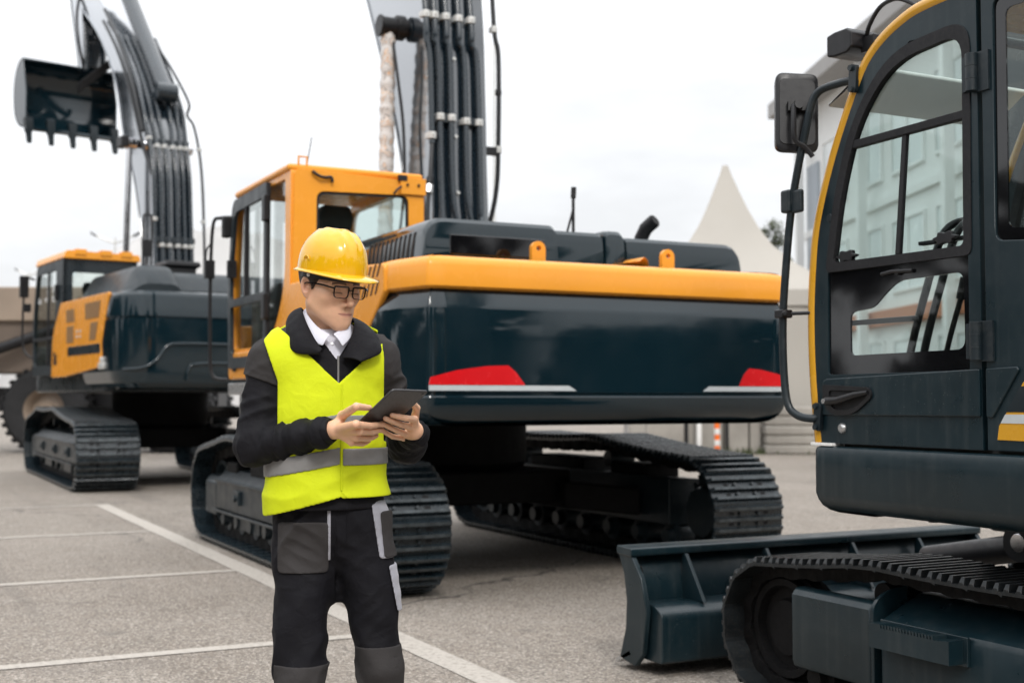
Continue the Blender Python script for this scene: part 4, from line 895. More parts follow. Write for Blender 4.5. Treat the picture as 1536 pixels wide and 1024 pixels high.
c = loft_u(p1_, [(1.45, -.30), (1.455, -.22), (1.48, -.12), (1.54, -.05), (1.62, -.015), (1.72, 0), (2.44, .01), (2.452, -.012), (2.468, -.012), (2.48, .01), (2.70, 0), (2.78, -.012), (2.82, -.04), (2.84, -.09), (2.845, -.2)])
B1(c, 'counterweight', M['navy_body'], smooth=25)
# raised lower moulding on the counterweight
def ridge(pts, name='counterweight_ridge'):
    q = MB(); q.tube(smooth_path(pts, 5), .022, 8); B1(q, name, M['navy_body'], smooth=60)
ridge([(-1.70, -2.6, 1.72), (-1.60, -3.10, 1.73), (-1.40, -3.32, 1.76), (-1.22, -3.335, 1.88), (-1.08, -3.335, 2.06), (-.85, -3.335, 2.10), (.0, -3.335, 2.10), (1.30, -3.335, 2.10)])
ridge([(-.80, -3.33, 1.58), (-.77, -3.335, 1.74), (-.62, -3.335, 1.82), (.2, -3.335, 1.83), (1.2, -3.335, 1.83)])
h = MB()
for x0, x1, z, y0 in ((-1.25, -.75, 3.28, -2.5), (-.80, 1.55, 3.20, -2.45)):
    h.loft([[(x, y, zz) for x, zz in rnd([(x0 - .25, 2.80), (x0, z - dz), (x1, z - dz), (x1 + .1, 2.80)], [0, .12, .12, 0], 5)] for y, dz in ((y0 - .28, .30), (y0 - .10, .10), (y0, .02), (y0 + .1, 0), (-.3, 0))])
B1(h, 'engine_hood', M['navy_dull'], smooth=30)
q = MB(); q.box(-1.66, 1.66, -2.6, -.2, 1.70, 2.82); q.box(.5, 1.6, -.2, 1.7, 1.7, 2.4); B1(q, 'engine_housing', M['navy'], .03)
for sx in (-1, 1):
    q = MB(); q.plate(rnd([(-2.42, 1.78), (-2.36, 2.10), (-2.74, 2.835), (-.15, 2.835), (-.02, 2.70), (.32, 2.35), (.36, 1.66), (-.4, 1.66)], [.03, .05, .05, .05, .2, .3, .05, .02]), sx * 1.69, sx * 1.735, 'x'); B1(q, 'side_panel', M['yellow'], .02)
    q = MB(); q.plate([(-2.37, 1.98), (-2.35, 2.12), (-.62, 2.12), (-.62, 1.98)], sx * 1.73, sx * 1.742, 'x'); B1(q, 'side_stripe', M['navy'], .004)
    for gp in ([(-2.28, 2.50), (-1.58, 2.50), (-1.55, 2.74), (-2.36, 2.74)], [(-1.01, 2.50), (-.53, 2.50), (-.50, 2.70), (-.95, 2.70)], [(-2.12, 2.18), (-1.80, 2.18), (-1.86, 2.44), (-2.24, 2.44)], [(-.95, 2.18), (-.55, 2.18), (-.55, 2.44), (-.95, 2.44)]):
        q = MB(); q.plate(gp, sx * 1.73, sx * 1.742, 'x'); B1(q, 'side_grille', M['mesh_brown'], .006)
    for y in (-1.34, -1.16):
        for z in (2.24, 2.32): q = MB(); q.box(sx * 1.73, sx * 1.745, y, y + .06, z, z + .04); B1(q, 'panel_latch', M['clamp'], .004)
    q = MB()
    for k in range(4): q.box(sx * 1.73, sx * 1.742, .02 + k * .06, .045 + k * .06, 1.86, 2.02 + .02 * k)
    B1(q, 'side_vent', M['dark'], 0)  # dark bars stand for shaded vent openings
q = MB(); q.box(-1.76, -1.70, -2.55, -2.32, 1.74, 1.84); q.box(-1.76, -1.70, -2.50, -2.40, 1.84, 1.92); B1(q, 'clearance_lamp', M['clamp'], .02)
# cab
ax0, ax1, ay0, ay1, az0, az1 = -1.70, -.52, -.15, 1.72, 1.70, 3.58
ro = rnd([(ax0, az0), (ax1, az0), (ax1, az1), (ax0, az1)], [0, 0, .08, .08]); rh = rnd([(ax0 + .15, 2.86), (ax1 - .12, 2.86), (ax1 - .12, az1 - .24), (ax0 + .15, az1 - .24)], .05)
B1(MB().plate(ro, ay0, ay0 + .07, 'y', [rh]), 'cab_rear_frame', M['navy'], .015)
B1(MB().plate(rh, ay0 + .02, ay0 + .028, 'y'), 'rear_window', M['glass'], smooth=0)
so_ = rnd([(ay0, az0), (ay1, az0), (ay1 + .05, 2.6), (ay1 - .2, az1), (ay0, az1)], [0, .05, .3, .15, .05]); sh_ = rnd([(.28, 1.86), (ay1 - .08, 1.86), (ay1 - .03, 2.6), (ay1 - .26, az1 - .18), (.28, az1 - .18)], [.05, .05, .3, .12, .05])
for x in (ax0, ax1 - .06):
    B1(MB().plate(so_, x, x + .06, 'x', [sh_]), 'cab_side_frame', M['navy_dull'], .012)
    B1(MB().plate(sh_, x + .02, x + .028, 'x'), 'side_window', M['glass_dark'], smooth=0)
q = MB(); q.box(ax0 - .012, ax0 + .02, .72, .77, 1.86, az1 - .18); q.box(ax0 - .012, ax0 + .02, .28, ay1 - .05, 2.28, 2.33); B1(q, 'door_bar', M['rubber'], .004)
q = MB(); q.box(ax0 - .05, ax0, .12, .2, 2.9, 3.15); B1(q, 'door_hinge', M['black'], .01)
q = MB(); q.plate(rnd([(ax0 - .02, az1 - .03), (ax1 + .03, az1 - .03), (ax1 + .02, az1 + .08), (ax0 + .02, az1 + .10)], [.02, .02, .05, .05]), ay0 - .08, ay1 - .15, 'y')
for x in (-1.45, -1.05, -.72): q.box(x - .09, x + .09, ay0 - .1, ay0 + .1, az1 + .03, az1 + .125)
B1(q, 'cab_roof', M['yellow'], .03)
q = MB(); q.box(ax0 + .05, ax1 - .05, ay0 + .07, ay1 - .05, 1.70, 1.80); q.box(ax0 + .06, ax1 - .06, ay1 - .06, ay1, 1.7, 2.2); B1(q, 'cab_floor', M['interior'], .02)
seat(E1, -1.10, .75, 1.8, 1.15, X1)
q = MB(); q.box(ax0 - .20, ax0 - .06, 1.82, 1.92, 3.05, 3.42); q.box(ax0 - .14, ax0 - .02, 1.80, 1.88, 2.80, 2.94); q.tube(smooth_path([(ax0, 1.70, 3.35), (ax0 - .10, 1.85, 3.35), (ax0 - .14, 1.86, 2.9), (ax0 - .13, 1.86, 2.2), (ax0, 1.74, 2.0)], 6), .02, 8); B1(q, 'cab_mirror', M['black'], .015)
q = MB(); q.tube(smooth_path([(-1.02, -2.0, 2.95), (-1.02, -2.0, 3.95), (-.99, -2.0, 4.08), (-.92, -2.0, 4.08), (-.89, -2.0, 3.95), (-.89, -2.0, 2.95)], 5), .018, 8); q.tube([(-.955, -2.0, 4.0), (-.955, -2.0, 4.45)], .008, 6); q.box(-1.03, -.88, -2.03, -1.97, 3.45, 3.70); B1(q, 'handrail', M['black'], 0, smooth=50)
q = MB(); q.loft([[(-.45 + w_ * a_, -1.9 + w_ * b_, z) for a_, b_ in ((-1, -1), (1, -1), (1, 1), (-1, 1))] for z, w_ in ((3.2, .22), (3.30, .22), (3.33, .28), (3.40, .26))]); B1(q, 'air_intake_cap', M['black'], .02)
# boom
bk1 = [(.45, 2.4), (.55, 3.3), (.66, 4.3), (.80, 5.4), (1.30, 6.5), (2.6, 7.9), (4.1, 9.1), (6.2, 10.5)]
fr1 = [(1.05, 2.4), (1.15, 3.3), (1.38, 4.3), (1.85, 5.35), (2.45, 6.15), (3.0, 7.25), (4.3, 8.55), (6.6, 10.0)]
b0, b1 = .02, .68
boom_body(E1, bk1, fr1, b0, b1, M['boom'], X1)
def y1b(z): return float(np.interp(z, [p[1] for p in bk1], [p[0] for p in bk1]))
for i, x in enumerate((.0, .12, .25, .40, .53, .64)):
    zt = 6.6 if i else 6.9
    pts = [(x, y1b(z) - .09, z) for z in (3.25, 3.7, 4.6, 5.2, 5.7)] + [(x - (.03 if i < 3 else -.02), y1b(z) - .10, z) for z in (6.1, 6.5)] + [(x, y1b(z) - .10 - .02 * i, z) for z in (7.2, 8.1)]
    pipe_run(E1, pts, .034, X=X1, name='boom_pipe')
    clamps(E1, [(x, y1b(z) - .09, z) for z in ((3.95, 5.72) if i else (4.4, 5.85))], .034, X=X1)
for z in (4.05, 5.80):
    q = MB(); q.box(b0 - .02, b1 + .02, y1b(z) - .10, y1b(z), z - .05, z + .05); B1(q, 'pipe_bracket', M['navy'], .006)
pipe_run(E1, [(.66, .45, 2.9), (.80, .36, 3.3), (.84, .50, 4.4), (.83, .64, 5.4), (.78, .85, 6.1), (.70, 1.0, 6.35), (.74, 1.05, 6.6), (.66, 1.7, 7.3), (.60, 2.4, 7.9), (.58, 2.9, 8.3)], .024, 'outer_hose', M['hose'], X=X1)
clamps(E1, [(.84, .50, 4.4), (.82, .70, 5.7)], .026, X=X1)
pipe_run(E1, [(-.03, 3.6, 8.8), (-.08, 2.6, 8.0), (-.10, 1.65, 7.0), (-.06, 1.1, 6.0)], .035, 'side_hose', M['hose'], X=X1)
pipe_run(E1, [(-.03, 3.7, 8.6), (-.05, 2.7, 7.8), (-.05, 1.9, 6.9), (-.03, 1.2, 5.8), (.0, .75, 5.2)], .03, 'side_hose', M['hose'], X=X1)
ram(E1, (.36, 1.15, 6.75), (.36, 5.3, 11.0), .15, .72, X=X1, name='stick_cylinder')
for x in (-.16, .86):
    ram(E1, (x, 1.7, 2.1), (x, 1.55, 5.85), .09, .30, X=X1)
q = MB(); q.cyl((-.30, 1.55, 5.85), (1.0, 1.55, 5.85), .075, n=20); q.box(-.34, -.20, 1.4, 1.72, 5.76, 5.95); B1(q, 'boom_pin', M['black'], .02)
# stick folded back down, linkage, bucket with its mouth towards us
boom_body(E1, [(5.9, 10.5), (5.75, 9.6), (5.6, 8.6), (5.55, 8.15)], [(6.9, 10.6), (6.6, 9.7), (6.1, 8.6), (5.9, 8.05)], .12, .56, M['boom'], X1, name='stick')
for x in (.06, .60):
    q = MB(); q.loft([[(x - .03, y - .07, z), (x + .03, y - .07, z), (x + .03, y + .07, z), (x - .03, y + .07, z)] for y, z in ((5.35, 9.0), (5.2, 8.5), (5.15, 7.95))]); B1(q, 'bucket_link', M['navy'], .02)
q = MB(); q.loft([[(x, y - .16, z), (x, y + .16, z), (x, y + .16, z + .22), (x, y - .16, z + .22)] for x, y, z in ((-.12, 5.0, 7.45), (.62, 5.0, 8.15))]); B1(q, 'link_plate', M['link'], .02)
ram(E1, (.36, 5.6, 10.4), (.36, 5.2, 9.0), .085, .7, X=X1, name='bucket_cylinder')
pipe_run(E1, [(.1, 5.7, 9.9), (-.08, 5.4, 9.2), (-.10, 5.2, 8.6), (.05, 5.3, 8.0)], .03, 'stick_hose', M['hose'], X=X1)
bucket(E1, -.99, .99, X1 @ Matrix.Translation((-.14, 5.7, 8.05)) @ Matrix.Rotation(R(180), 4, 'Z') @ Matrix.Rotation(R(6), 4, 'Z') @ Matrix.Rotation(R(8), 4, 'X') @ Matrix.Diagonal((.95, .78, 1.0, 1)), M['navy_body'], M['navy_dull'])
# ------------------------------------------------------------------ things behind the machines
def at(xc, d):
    """ground point from sideways offset and depth along the view's compass bearing"""
    return (.8910 * xc + .4540 * d, -.4540 * xc + .8910 * d)
# peaked tent
tx, ty = at(5.76, 34)
T = root('pagoda_tent', (tx, ty, 0), R(-32), 'tall pointed cream canvas tent behind the excavators', 'tent')
prof = [(.07, 7.60), (.10, 7.50), (.20, 7.22), (.36, 6.80), (.52, 6.40), (.78, 5.85), (1.12, 5.30), (1.62, 4.78), (2.25, 4.32), (2.75, 4.02), (2.78, 3.62)]
rings = []
for hw, z in prof:
    ring = []
    for k in range(4):
        a0, a1 = R(45 + 90 * k), R(135 + 90 * k); p, q = Vector((math.cos(a0), math.sin(a0))) * hw * 1.41, Vector((math.cos(a1), math.sin(a1))) * hw * 1.41
        for j in range(6):
            u = j / 6; v = p.lerp(q, u) * (1 - .05 * math.sin(u * math.pi)); ring.append((v.x, v.y, z))
    rings.append(ring)
q = MB(); q.loft(rings); q.build('canopy', M['tent'], T, smooth=40)
q = MB(); q.box(-2.62, 2.62, -2.62, 2.62, 0, 3.75); q.build('tent_wall', M['tent'], T, bevel=.03)
for sx in (-1, 1):
    for sy in (-1, 1): q = MB(); q.box(sx * 2.7 - .05, sx * 2.7 + .05, sy * 2.7 - .05, sy * 2.7 + .05, 0, 3.9); q.build('tent_pole', M['silver'], T)
# pale building with an overhanging flat roof
M['white_wall'] = mat('white_render', (.80, .81, .80), .7, var=.05, vscale=.4)
M['blue_panel'] = mat('blue_grey_panel', (.34, .38, .42), .45, var=.06, vscale=.6)
M['pane'] = mat('pale_office_glass', (.70, .74, .74), .2, coat=.2, var=.12, vscale=.5)
M['roof_edge'] = mat('grey_roof_edge', (.33, .32, .31), .6, var=.05, vscale=.5)
bxx, byy = at(10.18, 50)
Bd = root('office_building', (bxx, byy, 0), R(-23.5), 'white office building with overhanging flat roof, behind the compact excavator', 'building')
q = MB(); q.box(1.2, 14, -34, -1.0, 0, 12.4); q.build('wall', M['white_wall'], Bd)
q = MB(); q.box(0, 15, -35, 0, 12.4, 13.0); q.build('roof', M['roof_edge'], Bd, bevel=.04)
for k, (z0, z1) in enumerate(((.9, 3.2), (4.6, 6.9), (8.3, 10.8))):
    for j in range(9):
        y1 = -3.4 - j * 3.5
        f = MB(); o_ = [(y1 - 2.7, z0), (y1, z0), (y1, z1), (y1 - 2.7, z1)]; i_ = [(y1 - 2.6, z0 + .1), (y1 - .1, z0 + .1), (y1 - .1, z1 - .1), (y1 - 2.6, z1 - .1)]
        f.plate(o_, 1.12, 1.24, 'x', [i_]); f.box(1.13, 1.22, y1 - 1.39, y1 - 1.31, z0 + .1, z1 - .1)
        w_ = f.build('window', M['white_wall'], Bd)
        f = MB(); f.plate(i_, 1.17, 1.19, 'x'); f.build('pane', M['pane'], w_, smooth=0)
q = MB(); q.box(1.10, 1.3, -2.9, -1.5, 1.0, 10.2); q.build('cladding_panel', M['blue_panel'], Bd)
q = MB(); q.box(1.08, 1.25, -34, -1.0, 7.46, 7.74); q.build('floor_band', M['white_wall'], Bd, bevel=.02)
M['terracotta'] = mat('terracotta_fascia', (.46, .19, .10), .7, var=.08, vscale=.6)
q = MB(); q.box(.95, 1.25, -34, -1.0, 3.62, 4.12); q.build('fascia', M['terracotta'], Bd, bevel=.03)
for j in range(5):
    q = MB(); q.box(.55, .85, -2.0 - j * 7, -1.7 - j * 7, 0, 12.4); q.build('column', M['white_wall'], Bd, bevel=.02)
# foliage helper: many small leaf faces spread in clumps through a crown
def leaves(name, blobs, n, size, m, parent=None, seed=1):
    r_ = random.Random(seed); mb = MB()
    for _ in range(n):
        bx_, by_, bz_, br = r_.choice(blobs)
        d = Vector((r_.gauss(0, 1), r_.gauss(0, 1), r_.gauss(0, 1))).normalized() * br * r_.random() ** .45
        c = Vector((bx_, by_, bz_)) + d; a = Vector((r_.gauss(0, 1), r_.gauss(0, 1), r_.gauss(0, 1))).normalized(); b = a.orthogonal().normalized(); s_ = size * r_.uniform(.5, 1.2)
        mb.add([c + a * s_, c + b * s_ * .5, c - a * s_, c - b * s_ * .5], [(0, 1, 2, 3)])
    return mb.build(name, m, parent, smooth=0)
M['leaf'] = mat('leaf_green', (.060, .075, .030), .6, var=.5, vscale=1.5)
M['leaf_dry'] = mat('thin_leaf', (.075, .07, .035), .65, var=.4, vscale=2.)
x_, y_ = at(8.30, 40)
Tr = root('tree', (x_, y_, 0), 0, 'small sparse tree between the pointed tent and the white building', 'tree')
q = MB(); q.tube([(0, 0, 0), (.03, .02, 2.5), (-.02, 0, 4.6), (.05, 0, 6.3)], [.11, .09, .06, .02], 8)
for a_, z_ in ((0, 4.6), (2, 5.0), (4, 5.3), (1, 5.6)): q.tube([(0, 0, z_), (.35 * math.cos(a_), .35 * math.sin(a_), z_ + .5), (.55 * math.cos(a_), .5 * math.sin(a_), z_ + .9)], [.03, .02, .008], 6)
q.build('trunk', M['bark'], Tr, smooth=50)
leaves('crown', [(.0, 0, 6.7, .35), (.3, .1, 6.3, .3), (-.3, 0, 6.0, .35), (.35, 0, 5.6, .35), (-.05, .2, 5.3, .4), (-.35, .1, 6.5, .22), (.1, -.1, 5.0, .35)], 1100, .095, M['leaf'], Tr, 5)
# concrete wall of panels, stacked slabs, marker posts
(wx0, wy0), (wx1, wy1) = at(3.2, 30.6), at(6.0, 30.6)
Wl = root('concrete_wall', ((wx0 + wx1) / 2, (wy0 + wy1) / 2, 0), math.atan2(wy1 - wy0, wx1 - wx0), 'low grey concrete wall of upright panels behind the tracks of the middle excavator', 'wall')
ln = math.hypot(wx1 - wx0, wy1 - wy0); k = 0; x = -ln / 2
for wd in (.95, .30, .62, .62, .30):
    q = MB(); q.box(x + .02, x + wd - .02, -.15, .15, 0, 1.15 + .06 * (k % 3)); q.build('wall_panel', M['concrete'], Wl, bevel=.02); x += wd; k += 1
for x in (-.42, .55): q = MB(); q.box(x - .04, x + .04, -.2, -.15, 0, 1.3); q.build('wall_post', M['black'], Wl)
sx_, sy_ = at(6.95, 30.4)
for k in range(5):
    o = root('concrete_slab', (sx_, sy_, .0 + k * .235), R(-27 + (k % 3 - 1) * 1.2), ['bottom', 'second', 'middle', 'fourth', 'top'][k] + ' grey concrete slab of the stack beside the low wall', 'slab', 'stacked concrete slabs') if False else None
    q = MB(); q.box(-.95, .95, -.35, .35, 0, .225)
    o = q.build('concrete_slab', M['concrete'], None, bevel=.06, seg=3); o.location = (sx_ + .02 * (k % 2), sy_, k * .2265); o.rotation_euler = (0, 0, R(-27 + (k % 3 - 1) * 1.0))
    tag(o, ['lowest grey concrete slab, at the ground under the rest of the stack', 'second grey concrete slab from the ground in the stack', 'middle grey concrete slab of the stack beside the low wall', 'fourth grey concrete slab up in the stack, under the top one', 'topmost grey concrete slab of the stack beside the low wall'][k], 'concrete slab', 'stacked concrete slabs')
def marker(px, d, h, label, white=False):
    x, y = at((px - 768) / 1900 * d, d); o = root('marker_post', (x, y, 0), 0, label, 'marker post', 'marker posts by the concrete wall')
    q = MB(); q.lathe([(.16, 0), (.16, .03), (.09, .06), (.0, .06)], (0, 0, 0), 'z', 20); q.build('base', M['black'], o, bevel=.004)
    q = MB(); q.lathe([(.062, .05), (.062, h), (.05, h + .03), (.0, h + .04)], (0, 0, 0), 'z', 20); q.build('post', M['white_plastic'] if white else M['orange'], o, smooth=40)
    if not white:
        for z in (.24, .50, .76):
            if z < h - .1: q = MB(); q.lathe([(.0645, z), (.0645, z + .13)], (0, 0, 0), 'z', 20); q.build('reflective_band', M['white_plastic'], o, smooth=40)
marker(1075, 29.3, 1.0, 'orange marker post with white bands beside the near right end of the tracks')
marker(984, 32.0, .95, 'small orange banded post showing above the middle of the right track')
marker(1048, 30.2, .95, 'plain white post between the two orange banded posts', True)
# weeds along the foot of the wall
r_ = random.Random(9); mb = MB()
for _ in range(420):
    x, y = at(r_.uniform(4.4, 7.6), 30.3 - abs(r_.gauss(0, .12))); h = r_.uniform(.05, .22); a = r_.uniform(0, 6.28); dx_, dy_ = math.cos(a) * .02, math.sin(a) * .02
    mb.add([(x - dx_, y - dy_, 0), (x + dx_, y + dy_, 0), (x + r_.uniform(-.06, .06), y, h)], [(0, 1, 2)])
tag(mb.build('weeds', M['leaf'], smooth=0), 'green weeds along the foot of the concrete wall', 'weeds', kind='stuff')
# dump truck standing across, beyond the far excavator
x_, y_ = at(-9.9, 32.0)
D = root('dump_truck', (x_, y_, 0), R(-27), 'tan dump truck with big black wheels beyond the far excavator', 'dump truck')
for x in (-1.45, 1.55):
    for sy in (-1, 1):
        y = sy * .95
        q = MB(); pr_ = [(.50, -.32), (.62, -.34), (.92, -.33), (1.02, -.26), (1.05, -.12), (1.05, .12), (1.02, .26), (.92, .33), (.62, .34), (.50, .32)]
        q.lathe(pr_, (x, y, 1.05), 'y', 56, caps=False)
        for t in range(30):
            a = 2 * math.pi * t / 30
            for s2 in (-1, 1):
                rot = Matrix.Translation((x, y, 1.05)) @ Matrix.Rotation(a + s2 * .05, 4, 'Y'); q.box(-.05, .05, s2 * .03, s2 * .30, 1.035, 1.085, X=rot)
        wh = q.build('wheel', M['tyre'], D, smooth=30)
        q = MB(); q.lathe([(.0, sy * .10), (.18, sy * .12), (.20, sy * .02), (.40, -sy * .02), (.45, sy * .20), (.52, sy * .30), (.52, -sy * .30), (.0, -sy * .2)], (x, y, 1.05), 'y', 36); q.build('rim', M['tan'], wh, smooth=30)
q = MB(); q.box(-3.6, 2.6, -.5, .5, 1.0, 1.6); q.build('chassis', M['black'], D, bevel=.03)
q = MB(); q.loft([[(x0, y, z), (x1, y, z), (x1 + .0, -y, z), (x0, -y, z)] for x0, x1, y, z in ((-3.4, 2.5, -1.15, 1.95), (-3.8, 2.7, -1.40, 3.20))]); bed = q.build('bed', M['tan_dark'], D, bevel=.03)
q = MB(); q.box(-4.0, 2.8, -1.52, 1.52, 3.18, 4.02); q.build('bed_upper_side', M['tan'], bed, bevel=.05)
q = MB(); q.cyl((-2.9, -1.6, 2.35), (-.9, -1.55, 3.05), .13, n=20); q.build('hoist_ram', M['black'], D, bevel=.01)
# lamp posts and the far pale hill
def lamp(px, d, ztop, r, arms, label, span=2.2, curl=.5):
    x, y = at((px - 768) / 1900 * d, d); o = root('lamp_post', (x, y, 0), R(-27), label, 'lamp post', 'lamp posts around the yard')
    q = MB(); q.cyl((0, 0, 0), (0, 0, ztop), r * 1.3, r, n=12); q.build('post', M['clamp'], o, smooth=40)
    q = MB(); q.cyl((0, 0, 0), (0, 0, .25), r * 2.6, r * 2.0, n=12); q.build('base', M['concrete'], o, smooth=40)
    for s_ in arms:
        q = MB(); q.tube(smooth_path([(0, 0, ztop - .25), (s_ * span * .3, 0, ztop - .15), (s_ * span * .65, 0, ztop + .05), (s_ * span * .8, 0, ztop + .12)], 4), r * 1.0, 8); q.build('arm', M['clamp'], o, smooth=40)
        q = MB(); q.loft([[(s_ * x1, y1, z1) for x1, y1, z1 in ((xx, -.14, zz), (xx, .14, zz), (xx, .10, zz + .10), (xx, -.10, zz + .10))] for xx, zz in ((span * .75, ztop + .04), (span * .9, ztop + .12), (span, ztop + .22))]); q.build('lamp_head', M['black'], o, bevel=.02)
lamp(170, 62, 9.2, .05, (-1, 1), 'twin-arm lamp post rising behind the far excavator cab', 1.2)
lamp(41, 90, 10.3, .06, (-1, 1), 'distant twin-arm lamp post above the tan truck', 1.0)
lamp(741, 50, 15.5, .05, (), 'tall thin lamp post just to the side of the middle boom', 1.6)
M['rock'] = mat('hazy_pale_rock', (.44, .43, .42), .9, var=.14, vscale=.04, bump=.4, bscale=.15)  # paleness of distant haze put into the rock colour
hx, hy = at(-62, 260); r_ = random.Random(4); mb = MB(); n = 26
hts = [[0] * (n + 1) for _ in range(n + 1)]
for i in range(n + 1):
    for j in range(n + 1):
        u, v = i / n * 2 - 1, j / n * 2 - 1; e = max(0, 1 - (u * u + v * v)); hts[i][j] = 36 * e ** .7 * (1 + r_.uniform(-.06, .06)) - .5
mb.add([((i / n * 2 - 1) * 42, (j / n * 2 - 1) * 42, hts[i][j]) for i in range(n + 1) for j in range(n + 1)], [(i * (n + 1) + j, (i + 1) * (n + 1) + j, (i + 1) * (n + 1) + j + 1, i * (n + 1) + j + 1) for i in range(n) for j in range(n)])
o = mb.build('hill', M['rock'], smooth=180); o.location = (hx, hy, 0); tag(o, kind='structure')
# unseen woods behind and left of the photographer, massed to darken what the glossy paint mirrors
M['wood'] = mat('woodland_leaves', (.008, .013, .007), .85, var=.6, vscale=.5)
r_ = random.Random(12); blobs = []
for k in range(190):
    x = -34 + r_.uniform(0, 85)
    if min(abs(x - g_) for g_ in (-13, -4.5, 4, 11.5, 20, 31)) < 1.5 and k % 5: continue  # thinned stretches, shaped to give pale upright bands in the reflections
    blobs.append((x, -19 - r_.uniform(0, 5), r_.uniform(.3, 8.5), r_.uniform(1.1, 2.3)))
for k in range(190): blobs.append((-17 - r_.uniform(0, 5), -20 + r_.uniform(0, 170), r_.uniform(.3, 7.5), r_.uniform(1.4, 2.6)))  # left row added to darken reflections in the side-facing panels
o = leaves('woodland', blobs, 42000, .85, M['wood'], None, 13); tag(o, 'unseen dark woods, added for reflections in the glossy counterweight', 'woods', kind='stuff')
# ------------------------------------------------------------------ the man: implicit surfaces turned into smooth meshes
def V3(*p): return np.array(p, dtype=np.float64)
def smin(a, b, k):
    h = np.maximum(k - np.abs(a - b), 0) / k
    return np.minimum(a, b) - h * h * k * .25
def smax(a, b, k): return -smin(-a, -b, k)
def cap(P, a, b, ra, rb):
    a, b = np.asarray(a, float), np.asarray(b, float); ab = b - a; pa = P - a
    t = np.clip(pa @ ab / max(ab @ ab, 1e-12), 0, 1)
    return np.linalg.norm(pa - t[:, None] * ab, axis=1) - (ra + (rb - ra) * t)
def sph(P, c, r): return np.linalg.norm(P - np.asarray(c, float), axis=1) - r
def ell(P, c, r):
    q = (P - np.asarray(c, float)); r = np.asarray(r, float)
    k0 = np.linalg.norm(q / r, axis=1); k1 = np.linalg.norm(q / (r * r), axis=1)
    return k0 * (k0 - 1) / np.maximum(k1, 1e-9)
def hash3(i):
    n = (i[:, 0] * 374761393 + i[:, 1] * 668265263 + i[:, 2] * 2147483647 * 3 + 1013904223) & 0x7fffffff
    n = ((n ^ (n >> 13)) * 1274126177) & 0x7fffffff
    return ((n ^ (n >> 16)) & 0xffff) / 65535.
def vnoise(P):
    i = np.floor(P).astype(np.int64); f = P - i; f = f * f * (3 - 2 * f); out = np.zeros(len(P))
    for dx in (0, 1):
        for dy in (0, 1):
            for dz in (0, 1):
                w_ = (f[:, 0] if dx else 1 - f[:, 0]) * (f[:, 1] if dy else 1 - f[:, 1]) * (f[:, 2] if dz else 1 - f[:, 2])
                out += w_ * hash3(i + np.array([dx, dy, dz]))
    return out * 2 - 1
def folds(P, fx, fy, fz):
    q = P * np.array([fx, fy, fz]); w_ = np.stack([vnoise(q * .6 + 3.1), vnoise(q * .6 + 11.7), vnoise(q * .6 + 29.3)], 1)
    return 1 - 2 * np.abs(vnoise(q + w_ * .8))
